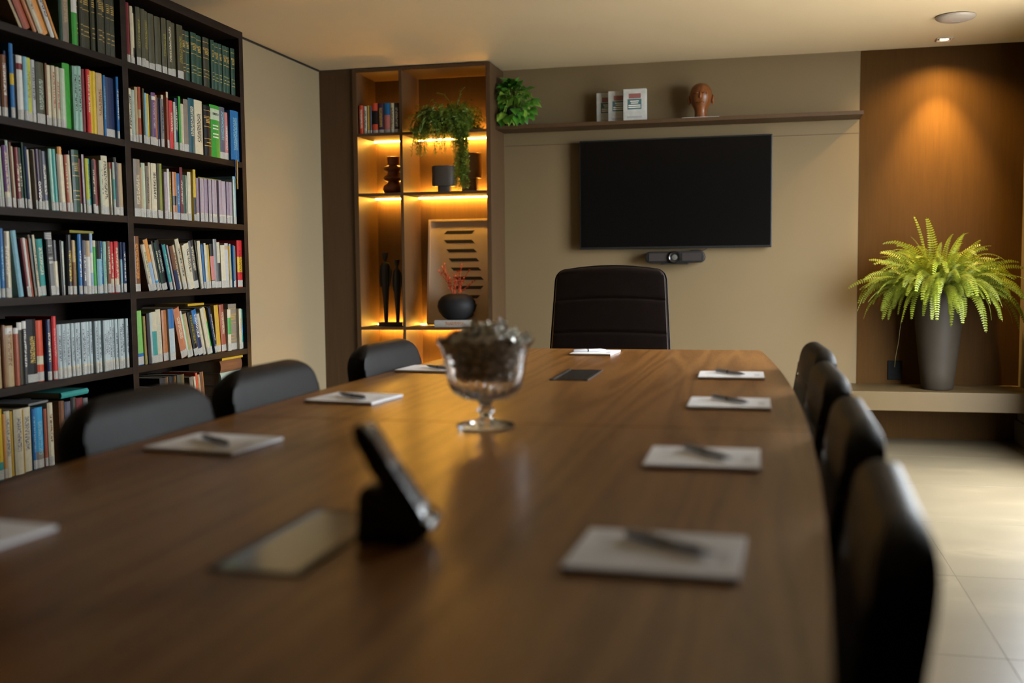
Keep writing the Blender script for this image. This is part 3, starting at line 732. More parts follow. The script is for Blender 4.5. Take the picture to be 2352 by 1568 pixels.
def smooth_lean(row):
    """neighbours that touch lean alike or progressively less"""
    for i in range(1, len(row)):
        a, b = row[i - 1], row[i]
        if b[0] - (a[0] + a[1] / math.cos(R(a[3]))) < 0.004:
            b[3] = min(b[3], a[3])

PLACED = {}
def pack(row, b0, b1):
    """slide books along the shelf until none cuts into its neighbour or the uprights"""
    y = b0 + 0.001
    prev = None
    for b in row:
        a = R(b[3])
        need = b0 + 0.001 + b[2] * math.sin(a)
        if prev:
            pa = R(prev[3]); pw = prev[1]
            need = max(need, prev[0] + pw * math.cos(pa) + pw * math.sin(pa) * math.tan(a) + 0.0002)
            hm = min(prev[2], b[2])
            need = max(need, prev[0] + pw * math.cos(pa) + hm * (math.sin(a) - math.sin(pa)) + 0.0002)
        b[0] = max(b[0], need)
        prev = b
    over = row[-1][0] + row[-1][1] * math.cos(R(row[-1][3])) + 0.001 - b1
    if over > 0:                                     # take the excess off the thickest books
        tw = sum(max(0, b[1] - 0.012) for b in row)
        acc = 0.0
        for b in row:
            b[0] -= acc
            d_ = over * 1.05 * max(0, b[1] - 0.012) / tw
            b[1] -= d_; acc += d_
    return row

LEANFIX = {'1L': lambda i, l: [33, 33, 31, 31, 30, 29, 28, 28][i] if i < 8 else 0,
           '3L': lambda i, l: 2.6 if i < 25 else (1.2 if i < 36 else 0.8),
           '4R': lambda i, l: l if i == 0 or i > 18 else 16 - max(0, i - 14) * 1.2,
           '5R': lambda i, l: 2.4 if i < 7 else (15.5 if 9 <= i <= 18 else l),
           '4L': lambda i, l: l if i < 4 else max(l, 7.5 - 0.45 * (i - 4)) if i < 16 else l}
for code, z, txt in BOOKS:
    row = []
    for k, ent in enumerate(txt.split(';')):
        q = ent.split()
        row.append([float(q[0]), float(q[1]) / 1000, float(q[2]) / 1000, float(q[3]), q[4], q[5:]])
    for k, b in enumerate(row):
        if code in LEANFIX: b[3] = LEANFIX[code](k, b[3])
        if code == '1L' and k in (8, 9, 10): b[2] = 0.255
    smooth_lean(row)
    z = min(ZS, key=lambda s: abs(s - z))
    pack(row, *bays[code[1]])
    tops = PLACED.setdefault(code, [])
    cnt = 0
    for (y0, w, h, lean, col, deco) in row:
        cnt += 1
        w = max(w - 0.0006, 0.004)
        tops.append((y0 - h * math.sin(R(lean)), y0 + w, z + h * math.cos(R(lean)) + w * math.sin(R(lean))))
        d = min(0.16 + 0.05 * random.random(), 0.24)
        o = bpy.data.objects.new('book', book_mesh(w, h, d))
        link(o)
        push = random.uniform(-0.010, 0.006)
        o.location = (-2.552 + push, y0, z + 0.0003)
        o.rotation_euler = (R(lean), 0, 0)
        jit = random.uniform(0.92, 1.06)
        o.color = tuple(min(1, c * jit) for c in COL[col]) + (1,)
        o['band_range'] = (9.0, 9.0, 0.0); o['band_colour'] = (0.5, 0.5, 0.5)
        o['title_range'] = (9.0, 9.0, 0.0); o['title_colour'] = (0.5, 0.5, 0.5)
        feats = []
        lab_on = True
        for tk in deco:
            if tk == 'N': lab_on = False
            elif tk[0] == 'B':
                c, a, b = tk[1:].split(':')
                o['band_range'] = (float(a), float(b), 1.0); o['band_colour'] = COL[c]
                feats.append(f'{NICE.get(c, c)} band')
            elif tk[0] == 'T':
                o['title_range'] = (0.30 + random.uniform(-.08, .08), 0.82 + random.uniform(-.1, .1), 1.0); o['title_colour'] = COL[tk[1:]]
                feats.append(f'{NICE.get(tk[1:], tk[1:])} lettering')
            elif tk == 'G':
                feats.append('gold bands')
                for f0 in (0.90, 0.78, 0.755, 0.58, 0.34, 0.20):
                    quad('gold_band', 0.0004, 0.001, w - 0.001, h * f0, h * f0 + 0.0028, MT['gold_print'], o, 0.0003, min(0.006, w * 0.22))
                for f0 in (0.66, 0.69, 0.72, 0.26):
                    quad('gold_title', 0.0004, w * 0.22, w * 0.78, h * f0, h * f0 + 0.0042, MT['gold_print'], o, 0.0003, 0.002)
            elif tk[0] == 'X':
                s = tk[2:]
                feats.append(f'title {s}')
                if s == 'CLT':
                    text_mesh('lettering', 'CLT', 0.022, MT['black_print'], o, (0.0008, w / 2, h * 0.72), (R(90), 0, R(90)), sx=0.8)
                    text_mesh('lettering', '1995', 0.017, MT['black_print'], o, (0.0008, w / 2, h * 0.64), (R(90), 0, R(90)), sx=0.8)
                    for f0 in (0.97, 0.945, 0.92, 0.895, 0.78, 0.585, 0.53, 0.51, 0.14):
                        quad('stripe', 0.0004, 0.001, w - 0.001, h * f0, h * f0 + 0.0022, MT['white_print'], o, 0.0003, min(0.006, w * 0.22))
                elif s == 'AGRAVO':
                    text_mesh('lettering', 'AGRAVO', 0.018, MT['white_print'], o, (0.0008, w / 2, h * 0.30), (Matrix.Rotation(R(90), 3, 'Z') @ Matrix.Rotation(R(90), 3, 'X') @ Matrix.Rotation(R(90), 3, 'Z')).to_euler())
                else:
                    for f0, f1 in ((0.60, 0.66), (0.54, 0.60), (0.44, 0.6), (0.38, 0.6)):
                        quad('title_line', 0.0004, w * 0.22, w * 0.78, h * f0, h * f0 + 0.006, MT['white_print'], o, 0.0003, 0.002)
                    text_mesh('lettering', s, 0.016, MT['black_print'], o, (0.0010, w / 2, h * 0.83), (R(90), 0, R(90)), sx=0.9)
        pg = MB().box(-d + 0.004, -0.012, 0.0018, w - 0.0018, 0.003, h - 0.003)
        pg.build('pages', MT['pages'], o)
        if lab_on:
            z1 = 0.034 + random.uniform(-.003, .004)
            quad('spine_label', 0.0004, 0.0003, w - 0.0003, 0.0025, z1, MT['label'], o, 0.0004, min(0.006, w * 0.22) if w > 0.012 else 0.001)
        size = 'thin' if w < 0.016 else ('thick' if w > 0.038 else '')
        lab = f"{size} {NICE.get(col, col)} book".strip()
        if lean > 5: lab = 'leaning ' + lab
        if feats: lab += ' with ' + feats[0]
        lab += f", {ORD[cnt]} from left, {ROWN[code[0]]}, {BAYN[code[1]]}"
        tag(o, lab, 'book', 'books in the dark bookcase')

def flat_book(name, col, cx, cy, z, lx, ly, t, rz, lab, lean=0.0, on=None):
    if on: z = max(tp_ for a_, b_, tp_ in PLACED[on] if b_ > cy - 0.01 and a_ < cy + ly + 0.01) + 0.0008
    """a book lying on its side: root at its underside"""
    o = bpy.data.objects.new(name, book_mesh(t, ly, lx))
    link(o)
    o.color = COL[col] + (1,)
    for k_ in ('band_range', 'title_range'): o[k_] = (9.0, 9.0, 0.0)
    o['band_colour'] = (0.5, 0.5, 0.5); o['title_colour'] = (0.5, 0.5, 0.5)
    MB().box(-lx + 0.004, -0.012, 0.0018, t - 0.0018, 0.003, ly - 0.003).build('pages', MT['pages'], o)
    # thickness (local y) goes up, height (local z) goes along world Y
    o.matrix_world = Matrix.Translation((cx, cy, z)) @ Matrix.Rotation(rz, 4, 'Z') @ Matrix(((1, 0, 0, 0), (0, 0, 1, 0), (0, 1, 0, 0), (0, 0, 0, 1))) @ Matrix.Rotation(lean, 4, 'Y')
    tag(o, lab, 'book', 'books lying flat on other books')
    return o
flat_book('booklet', 'olive', -2.575, 3.50, 1.2405, 0.17, 0.16, 0.010, 0.06, 'olive booklet lying flat on the fourth-shelf books, left bay', on='4L')
flat_book('booklet', 'olive', -2.60, 4.50, 1.5615, 0.17, 0.20, 0.009, -0.04, 'olive booklet lying flat on the lilac journals, third shelf, right bay', on='3R')
flat_book('booklet', 'mustard', -2.60, 4.37, 0.9260, 0.17, 0.16, 0.011, 0.05, 'mustard booklet lying flat on the fifth-shelf books, right bay', on='5R')
flat_book('booklet', 'grey', -2.565, 3.215, 0.612, 0.18, 0.12, 0.008, 0.08, 'grey booklet lying flat on the bottom books, left bay', on='6L')
flat_book('booklet', 'teal', -2.565, 3.40, 0.6155, 0.18, 0.17, 0.022, 0.03, 'teal book lying flat on the bottom books, left bay')
# bottom shelf, mostly hidden behind the chairs
for k, (y0, w, h, col, lean, cd) in enumerate([(3.372, .030, .232, 'brown', 0, 'plain'), (3.404, .036, .225, 'slate', 0, 'plain'), (3.442, .030, .236, 'charcoal', 0, 'plain'), (3.474, .04, .23, 'maroon', 0, 'plain'), (3.516, .03, .225, 'grey', 0, 'plain'),
                                          (3.90, .06, .215, 'charcoal', 0, 'R'), (3.965, .055, .215, 'black', 0, 'R'), (4.05, .07, .245, 'charcoal', 0, 'R'), (4.125, .06, .245, 'black', 0, 'R'), (4.19, .06, .245, 'darkolive', 0, 'R'),
                                          (4.32, .03, .225, 'taupe', 7, 'R'), (4.352, .016, .225, 'cream', 7, 'R'), (4.369, .018, .240, 'vermilion', 7, 'R'), (4.389, .018, .23, 'tan', 7, 'R'), (4.409, .03, .24, 'brown', 6, 'R')]):
    o = bpy.data.objects.new('book', book_mesh(w - 0.0006, h, 0.18)); link(o)
    o.location = (-2.553, y0, 0.3778); o.rotation_euler = (R(lean), 0, 0)
    o.color = COL[col] + (1,)
    for k_ in ('band_range', 'title_range'): o[k_] = (9.0, 9.0, 0.0)
    o['band_colour'] = (0.5, 0.5, 0.5); o['title_colour'] = (0.5, 0.5, 0.5)
    MB().box(-0.176, -0.012, 0.0018, w - 0.0024, 0.003, h - 0.003).build('pages', MT['pages'], o)
    n_ = k + 12 if cd == 'plain' else k - 4
    tag(o, f"{NICE.get(col, col)} book, {ORD[n_]} from left, bottom visible shelf, {'left' if cd == 'plain' else 'right'} bay", 'book', 'books in the dark bookcase')
flat_book('booklet', 'mustard', -2.56, 4.60, 0.650, 0.18, 0.21, 0.012, 0.0, 'mustard book lying flat on the bottom shelf stack, right bay')
for k, (zz, t, col) in enumerate(((0.3785, .045, 'taupe'), (0.4240, .05, 'cream'), (0.4745, .055, 'charcoal'), (0.5300, .06, 'sage'), (0.5905, .058, 'brown'))):
    flat_book('book', col, -2.56, 4.585, zz, 0.18, 0.215, t, 0.0, f'thick {NICE.get(col, col)} book lying in the flat stack, bottom shelf, right bay')
rb = empty('bookmark_ribbon', (-2.538, 4.742, 1.600)); tag(rb, 'blue and gold bookmark ribbons hanging over the second shelf edge', 'bookmark')
for nm, m, dy, z1 in (('ribbon_strip', MT['ribbon_blue'], 0.0, -0.055), ('ribbon_strip', MT['ribbon_gold'], 0.016, -0.105)):
    MB().tube([(-0.012, dy, 0.0372), (0.0040, dy, 0.0372), (0.0045, dy + 0.001, -0.02), (0.0042, dy - 0.002, z1 * 0.6), (0.003, dy + 0.001, z1)], 0.0035, 6).build(nm, m, rb, True)

# ------------------------------------------------------------------ built-in lit cabinet
CY = 6.47
cb = empty('display_cabinet', (0, 0, 0)); tag(cb, 'taupe built-in display cabinet with amber-lit open compartments', 'cabinet')
LM = MT['laminate']
MB().box(XL, -2.606, CY + 0.012, YB, 0, H - 0.004, 0.001).build('filler_panel', LM, cb)
for x0, x1 in ((-2.604, -2.574), (-1.700, -1.672)):
    MB().box(x0, x1, CY, YB, 0, H - 0.008, 0.001).build('side_panel', LM, cb)
MB().box(-2.282, -2.262, CY, YB - 0.015, 0.09, 2.366, 0.001).build('divider', LM, cb)
MB().box(-2.574, -1.700, CY, YB, 2.366, H - 0.008, 0.001).build('top_panel', LM, cb)
MB().box(-2.574, -1.700, YB - 0.015, YB, 0.0, 2.366).build('back_panel', LM, cb)
MB().box(-2.574, -1.700, CY, YB - 0.015, 0.0, 0.09, 0.001).build('plinth', LM, cb)
SH = [1.972, 1.584, 0.704, 0.36]
for z in SH:
    for x0, x1 in ((-2.574, -2.282), (-2.262, -1.700)):
        s = MB().box(x0, x1, CY, YB - 0.062, z - 0.018, z, 0.0008).build('shelf', LM, cb)
        MB().box(x0 + 0.004, x1 - 0.004, YB - 0.062, YB - 0.052, z - 0.024, z + 0.005).build('led_strip', MT['led'], s)

# ------------------------------------------------------------------ things in the lit cabinet
CABB = [(-2.566, .030, .185, 'vermilion', 'Twhite'), (-2.535, .026, .178, 'white', 'Tcharcoal'), (-2.508, .014, .182, 'mustard', ''), (-2.493, .016, .178, 'slate', ''), (-2.476, .040, .195, 'vermilion', 'Bblack:.3:.75'),
        (-2.435, .042, .192, 'plum', 'Tgold'), (-2.392, .042, .192, 'blue', 'Bpink:.12:.6'), (-2.349, .026, .190, 'cream', 'Tcharcoal'), (-2.322, .036, .190, 'charcoal', 'Twhite')]
for k, (x0, w, h, col, dc) in enumerate(CABB):
    o = bpy.data.objects.new('book', book_mesh(w - 0.0008, h, 0.15)); link(o)
    o.location = (x0, CY + 0.012, 1.9725); o.rotation_euler = (0, 0, R(-90))
    o.color = COL[col] + (1,)
    o['band_range'] = (9.0, 9.0, 0.0); o['title_range'] = (9.0, 9.0, 0.0); o['band_colour'] = (.5, .5, .5); o['title_colour'] = (.5, .5, .5)
    ft = ''
    if dc[:1] == 'T': o['title_range'] = (0.2, 0.85, 1.0); o['title_colour'] = COL[dc[1:]]; ft = f' with {dc[1:]} lettering'
    if dc[:1] == 'B':
        c_, a_, b_ = dc[1:].split(':'); o['band_range'] = (float(a_), float(b_), 1.0); o['band_colour'] = COL[c_]; ft = f' with {c_} band'
    MB().box(-0.146, -0.012, 0.0018, w - 0.0026, 0.003, h - 0.003).build('pages', MT['pages'], o)
    if k != 0: quad('spine_label', 0.0004, 0.0003, w - 0.0011, 0.0025, 0.022, MT['label'], o, 0.0004, min(0.006, w * 0.22))
    tag(o, f'{NICE.get(col, col)} book{ft}, {ORD[k + 1]} from left in the lit cabinet top', 'book', 'books in the lit cabinet')

# rust coloured bubble vase
v = empty('bubble_vase', (-2.382, 6.62, 1.5845)); tag(v, 'rust-brown clay vase of stacked bulging rings in the lit cabinet', 'vase')
pr = [(0, 0), (0.045, 0), (0.066, 0.012), (0.073, 0.032), (0.066, 0.055), (0.042, 0.072), (0.040, 0.080), (0.062, 0.092), (0.068, 0.104), (0.062, 0.116), (0.043, 0.128), (0.043, 0.142), (0.064, 0.154), (0.070, 0.166), (0.062, 0.180), (0.040, 0.190), (0.039, 0.200), (0.041, 0.245), (0.038, 0.246), (0.034, 0.235), (0.034, 0.20), (0, 0.19)]
MB().lathe(pr, 36).build('vase_body', MT['vase_rust'], v, 50)

def squircle(cx, cy, a, b, n=40, p=4.0):
    out = []
    for k in range(n):
        t = 2 * math.pi * k / n
        c, s = math.cos(t), math.sin(t)
        out.append((cx + a * math.copysign(abs(c) ** (2 / p), c), cy + b * math.copysign(abs(s) ** (2 / p), s)))
    return out
v = empty('block_vase', (-2.022, 6.60, 1.5845)); tag(v, 'grey square-topped vase on a narrow foot in the lit cabinet', 'vase')
MB().prism(squircle(0, 0, 0.042, 0.035), 0.0, 0.040, 0.002).build('vase_foot', MT['grey_ceramic'], v, 40)
MB().prism(squircle(0, 0, 0.077, 0.062), 0.040, 0.172, 0.006).build('vase_body', MT['grey_ceramic'], v, 40)
v = empty('block_vase', (-1.858, 6.64, 1.5845)); tag(v, 'tall brown vase on a narrow foot behind the trailing plant', 'vase')
MB().prism(squircle(0, 0, 0.052, 0.045), 0.0, 0.090, 0.003).build('vase_foot', MT['tan_ceramic'], v, 40)
MB().prism(squircle(0, 0, 0.075, 0.060, p=3), 0.090, 0.252, 0.006).build('vase_body', MT['tan_ceramic'], v, 40)

# pair of slim figures on one base
def figure(parent, cx, hgt, female):
    k = hgt / 0.46
    prof = [(0.000, .013, .013), (0.03, .014, .014), (0.12, .018, .017), (0.20, .023, .020), (0.245, .029, .021), (0.262, .026 if female else .029, .022), (0.30, .030 if female else .032, .023), (0.35, .028 if female else .031, .020), (0.378, .025 if female else .031, .019), (0.390, .018 if female else .025, .016), (0.397, .010, .010), (0.412, .009, .009), (0.418, .014, .014), (0.436, .019, .017), (0.452, .021, .018), (0.460, .020, .017), (0.461, 0.0, 0.0)]
    mb = MB()
    rings = []
    for z, a, b in prof:
        rings.append([mb.bm.verts.new((cx + a * k * math.cos(2 * math.pi * i / 20), b * k * math.sin(2 * math.pi * i / 20), 0.024 + z * k)) for i in range(20)])
    for A, B in zip(rings, rings[1:]):
        for i in range(20): mb.bm.faces.new((A[i], A[(i + 1) % 20], B[(i + 1) % 20], B[i]))
    f = mb.build('figure', MT['statue'], parent, 50)
    for s in (-1, 1):
        a0 = 0.030 * k if not female else 0.025 * k
        MB().tube([(cx + s * a0, 0, 0.024 + 0.378 * k), (cx + s * (a0 + 0.006), 0, 0.024 + 0.33 * k), (cx + s * (a0 + 0.004), -0.004, 0.024 + 0.27 * k), (cx + s * (a0 - 0.002), -0.008, 0.024 + 0.232 * k)], [0.006 * k, 0.008 * k, 0.007 * k, 0.005 * k], 8).build('arm', MT['statue'], f, True)
st = empty('couple_sculpture', (-2.405, 6.60, 0.7045)); tag(st, 'two slim dark abstract figures standing on one base in the lit cabinet', 'sculpture')
MB().box(-0.085, 0.085, -0.035, 0.035, 0, 0.026, 0.002).build('base', MT['statue'], st)
figure(st, -0.040, 0.47, False)
figure(st, 0.042, 0.42, True)

# framed stripe print leaning on the back
fr = empty('framed_print', (-1.950, 6.713, 0.7062)); tag(fr, 'tall framed print of black slanted stripes leaning in the lit cabinet', 'picture')
ft = R(-6.5)
fw, fh = 0.245, 0.715
def lean(o): o.rotation_euler = (ft, 0, 0); return o
fm = MB()
fm.box(-fw, -fw + 0.014, -0.012, 0.012, 0, fh, 0.001).box(fw - 0.014, fw, -0.012, 0.012, 0, fh, 0.001).box(-fw + 0.014, fw - 0.014, -0.012, 0.012, 0, 0.014, 0.001).box(-fw + 0.014, fw - 0.014, -0.012, 0.012, fh - 0.014, fh, 0.001)
lean(fm.build('frame', MT['frame'], fr))
pp = lean(MB().box(-fw + 0.014, fw - 0.014, -0.004, 0.008, 0.014, fh - 0.014).build('print', MT['print'], fr))
xo = [0.0, 0.0, 0.015, 0.031, 0.045, 0.060, 0.060, 0.040, 0.024, 0.006]
for k in range(10):
    z = fh - 0.088 - 0.0625 * k
    x0 = -0.125 + xo[k] * 1.15; x1 = x0 + 0.195
    sl = 0.022 if k < 1 or k > 5 else -0.022
    a = MB()
    pts = [(x0 - sl / 2, z - 0.011), (x1 - sl / 2, z - 0.011), (x1 + sl / 2, z + 0.011), (x0 + sl / 2, z + 0.011)]
    f0 = [a.bm.verts.new((px, -0.0046, pz)) for px, pz in pts]; f1 = [a.bm.verts.new((px, -0.0040, pz)) for px, pz in pts]
    a.bm.faces.new(f0); a.bm.faces.new(list(reversed(f1)))
    for i in range(4): a.bm.faces.new((f0[i], f1[i], f1[(i + 1) % 4], f0[(i + 1) % 4]))
    a.build('stripe', MT['ink'], pp)

o = bpy.data.objects.new('book', book_mesh(0.046, 0.245, 0.17)); link(o)
o.color = (0.50, 0.47, 0.43, 1)
o['band_range'] = (9.0, 9.0, 0.0); o['band_colour'] = (.5, .5, .5); o['title_range'] = (0.3, 0.85, 1.0); o['title_colour'] = COL['rust']
MB().box(-0.166, -0.012, 0.0018, 0.0442, 0.003, 0.242).build('pages', MT['pages'], o)
o.matrix_world = Matrix(((0, 0, 1, -2.070), (-1, 0, 0, CY + 0.012), (0, 1, 0, 0.7046), (0, 0, 0, 1)))
tag(o, 'thick white book lying flat under the round black vase', 'book')
v = empty('round_vase', (-1.940, 6.568, 0.7507)); tag(v, 'round black vase holding coral twigs, standing on a white book', 'vase')
pr = [(r_ * 1.10, z_ * 1.06) for r_, z_ in [(0, 0), (0.055, 0), (0.085, 0.018), (0.108, 0.050), (0.117, 0.082), (0.110, 0.115), (0.090, 0.142), (0.062, 0.156), (0.046, 0.160), (0.040, 0.157), (0.038, 0.145), (0, 0.14)]]
MB().lathe(pr, 40).build('vase_body', MT['vase_black'], v, 50)
rnd = random.Random(3)
for k in range(11):
    a = rnd.uniform(0, 2 * math.pi); 
    tx = -0.115 + 0.23 * k / 10 + rnd.uniform(-.012, .012); ty = rnd.uniform(-.05, .03); tz = 0.17 + rnd.uniform(0.08, 0.21)
    p0 = Vector((tx * 0.2, ty * 0.2, 0.142)); p3 = Vector((tx, ty, tz))
    mb = MB()
    pts = [p0.lerp(p3, f) + Vector((math.sin(f * 5 + k) * 0.008, 0, 0.018 * math.sin(f * 3.1))) for f in [i / 7 for i in range(8)]]
    mb.tube(pts, [0.0022] * 6 + [0.0016, 0.001], 5)
    for q in range(44):
        f = rnd.uniform(0.25, 1.0)
        i = min(int(f * 7), 6); b0 = pts[i].lerp(pts[i + 1], f * 7 - i)
        dv = Vector((rnd.uniform(-1, 1), rnd.uniform(-1, 1), rnd.uniform(-.2, 1))).normalized() * rnd.uniform(.008, .022)
        sd = dv.cross(Vector((rnd.random(), rnd.random(), rnd.random()))).normalized() * 0.0035
        mb.face([b0 - sd * 0.3, b0 + dv * 0.5 + sd, b0 + dv, b0 + dv * 0.5 - sd])
    mb.build('twig', MT['coral'], v)

# trailing plant on the upper shelf
tp = empty('trailing_plant', (-1.985, 6.575, 1.9725)); tag(tp, 'fine-leaved trailing plant spilling over the upper shelf of the lit cabinet', 'plant')
MB().lathe([(0, 0), (0.075, 0), (0.095, 0.03), (0.105, 0.085), (0.100, 0.088), (0.092, 0.075), (0, 0.07)], 28).build('pot', MT['vase_black'], tp, 50)
rnd = random.Random(11)
mb = MB()
def strand(p, d, n, step, grav, rad, twig):
    pts = [Vector(p)]
    d = Vector(d).normalized()
    for i in range(n):
        d = (d + Vector((rnd.uniform(-.22, .22), rnd.uniform(-.22, .22), -grav + rnd.uniform(-.12, .12)))).normalized()
        q = pts[-1] + d * step
        wy = tp.location.y + q.y
        if wy > 6.45 and tp.location.z + q.z < 1.985:      # stay on the shelf until past its edge
            q.z = 1.986 - tp.location.z + rnd.uniform(0, .006)
            d = Vector((d.x, d.y - 0.9, 0.05)).normalized()
        if wy < 6.40: q.y = 6.40 - tp.location.y; d.y = abs(d.y) * 0.2
        q.x = max(-0.24, min(0.27, q.x)); q.y = min(q.y, 0.19)
        pts.append(q)
    mb.tube(pts, [rad] * n + [rad * 0.5], 3, False)
    for i in range(1, len(pts)):
        for t in range(twig):
            b0 = pts[i - 1].lerp(pts[i], rnd.random())
            dv = Vector((rnd.uniform(-1, 1), rnd.uniform(-1, 1), rnd.uniform(-.7, .8))).normalized() * rnd.uniform(.010, .024)
            sd = dv.cross(Vector((rnd.random(), rnd.random() + .1, rnd.random()))).normalized() * 0.0022
            mb.face([b0 - sd * 0.5, b0 + dv * 0.5 - sd, b0 + dv, b0 + dv * 0.5 + sd])
for k in range(330):
    a = rnd.uniform(0, 2 * math.pi); rr = 0.09 * math.sqrt(rnd.random())
    el = rnd.uniform(0.15, 1.3)
    strand((rr * math.cos(a), rr * math.sin(a), 0.08), (math.cos(a) * math.cos(el), math.sin(a) * math.cos(el) - 0.1, math.sin(el)), rnd.randint(9, 15), 0.0165, 0.19, 0.0014, 4)
mb.build('foliage', MT['trail'], tp); tp.children[-1]['kind'] = 'stuff'
mb = MB()
for k in range(110):
    x0 = rnd.choice([-.15, -.13, -.10, -.12, -.04, .02, .06, .08, .12, .14, .15, .16]) + rnd.uniform(-.05, .04)
    strand((x0, -0.13, 0.02), (0, -0.5, 0.1), rnd.randint(5, 13), 0.016, 0.6, 0.0013, 3)
for k in range(34):
    strand((0.125 + rnd.uniform(-.03, .05), -0.14, 0.02), (0, -0.4, 0.0), rnd.randint(20, 25), 0.0165, 0.75, 0.0013, 4)
mb.build('hanging_strands', MT['trail'], tp); tp.children[-1]['kind'] = 'stuff'

# ------------------------------------------------------------------ wall shelf, its things, television
ws = MB().box(-1.671, 0.595, 6.60, YB, 1.981, 2.004, 0.001).build('wall_shelf', LM); tag(ws, 'long taupe floating shelf above the television', 'shelf')

def heart_leaf(name, m, L_=0.075, fold=0.18, curl=0.35):
    out = []
    nv = 9
    grid = []
    for j in range(nv + 1):
        f = j / nv
        wv = 0.40 * math.sin(math.pi * min(1, (f * 0.93 + 0.07)) ** 0.72) * (1 - 0.25 * f)
        y = f * L_
        z = -curl * L_ * f * f
        grid.append([(u * wv * L_ * 1.1, y - (0.10 * L_ * abs(u) if f < .2 else 0), z + fold * abs(u) * wv * L_) for u in (-1, -.5, 0, .5, 1)])
    return MB().sheet(grid).mesh(name, m, True)
lm = [heart_leaf('leaf', MT['pothos']), heart_leaf('leaf', MT['pothos'], 0.062, 0.3, 0.5), heart_leaf('leaf', MT['pothos_light'], 0.066, 0.2, 0.4)]
po_ = empty('pothos_plant', (-1.580, 6.70, 2.0043)); tag(po_, 'leafy pothos in a dark pot on the left end of the wall shelf', 'plant')
MB().lathe([(0, 0), (0.052, 0), (0.066, 0.12), (0.062, 0.122), (0.056, 0.105), (0, 0.10)], 28).build('pot', MT['vase_black'], po_, 50)
rnd = random.Random(5)
stems = MB()
for k in range(150):
    a = rnd.choice([rnd.uniform(0, 2 * math.pi), rnd.uniform(-2.8, -.3)])
    el = rnd.choice([rnd.uniform(0.4, 1.35), rnd.uniform(-.75, 0.5)])
    rr = rnd.uniform(0.09, 0.175)
    p = Vector((rr * math.cos(a) * math.cos(el) + 0.005, rr * math.sin(a) * math.cos(el) * 0.75 - 0.035, 0.125 + 0.165 * math.sin(el)))
    p.z = max(p.z, 0.040); p.y = min(p.y, 0.085)
    if p.x < -0.06: p.y = min(p.y, -0.02)
    p.x = max(p.x, -0.052)
    o = bpy.data.objects.new('leaf', rnd.choice(lm)); link(o, po_)
    d = Vector((p.x, p.y - 0.05, (p.z - 0.14) * 0.8 - 0.03)).normalized()
    side = d.cross(Vector((rnd.uniform(-.5, .5), rnd.uniform(-1.0, -.2), 1))).normalized()
    nrm = side.cross(d)
    s = rnd.uniform(0.75, 1.15)
    rm = Matrix((side, d, nrm)).transposed()
    q = p - d * 0.03
    q.z = max(q.z, 0.045)
    o.matrix_local = Matrix.Translation(q) @ rm.to_4x4() @ Matrix.Scale(s, 4)
    if p.z > 0.05: stems.tube([(p.x * 0.3, p.y * 0.3, 0.105), ((p.x * .3 + q.x) / 2, (p.y * .3 + q.y) / 2, max(q.z, .11) + 0.02), tuple(q)], 0.0018, 5)
stems.build('stem', MT['pothos_light'], po_, True)

for k, (x0, yy, rz, lab) in enumerate(((-1.035, 6.765, 3, 'leftmost of three shrink-wrapped silver books upright on the wall shelf'), (-0.952, 6.715, 1, 'middle of three shrink-wrapped silver books upright on the wall shelf'), (-0.848, 6.662, -1, 'rightmost of three shrink-wrapped silver books, nearest the carved head'))):
    b = empty('wrapped_book', (x0, yy, 2.0043), R(rz)); tag(b, lab, 'book', 'wrapped books on the wall shelf')
    MB().box(0, 0.146, -0.020, 0.020, 0, 0.200, 0.003).build('cover', MT['shrink'], b)
    MB().box(0.036, 0.112, -0.0208, -0.0202, 0.140, 0.170).build('red_block', MT['red_print'], b)
    tl = MB().box(0.028, 0.116, -0.0208, -0.0202, 0.072, 0.136).build('teal_block', MT['teal_print'], b)
    for zz, xa, xb in ((0.120, .045, .10), (0.108, .05, .095), (0.094, .034, .110), (0.082, .034, .110)):
        MB().box(xa, xb, -0.0213, -0.0209, zz, zz + 0.005).build('title_line', MT['white_print'], tl)
    MB().box(0.024, 0.120, -0.0208, -0.0202, 0.018, 0.030).build('publisher_line', MT['grey_print'], b)

hd = empty('carved_head', (-0.367, 6.70, 2.0075)); tag(hd, 'carved brown wooden head with big ears on the wall shelf', 'sculpture')
pr = [(0, 0), (0.041, 0), (0.041, 0.010), (0.038, 0.035), (0.041, 0.058), (0.052, 0.078), (0.064, 0.105), (0.069, 0.135), (0.067, 0.160), (0.058, 0.188), (0.042, 0.207), (0.022, 0.217), (0, 0.220)]
MB().lathe(pr, 36, sy=1.05).build('head', MT['headwood'], hd, True)
for s in (-1, 1):
    g = MB().lathe([(math.sin(math.pi * i_ / 10), -math.cos(math.pi * i_ / 10)) for i_ in range(11)], 16)
    bmesh.ops.scale(g.bm, verts=g.bm.verts, vec=(0.011, 0.019, 0.030))
    bmesh.ops.translate(g.bm, verts=g.bm.verts, vec=(s * 0.073, 0.004, 0.117))
    g.build('ear', MT['headwood'], hd, True)
MB().lathe([(0, -0.020), (0.007, -0.015), (0.009, 0.0), (0.005, 0.018), (0, 0.024)], 12, cy=-0.071).build('nose', MT['headwood'], hd, True)
nz = hd.children[-1]; nz.location = (0, 0, 0.135)
MB().tube([(-0.022, -0.060, 0.094), (-0.010, -0.0665, 0.091), (0, -0.068, 0.090), (0.010, -0.0665, 0.091), (0.022, -0.060, 0.094)], 0.004, 8).build('mouth', MT['headwood'], hd, True)
for s in (-1, 1):
    MB().tube([(s * 0.014, -0.0705, 0.150), (s * 0.026, -0.068, 0.153), (s * 0.040, -0.060, 0.149)], 0.004, 8).build('eye', MT['headwood'], hd, True)
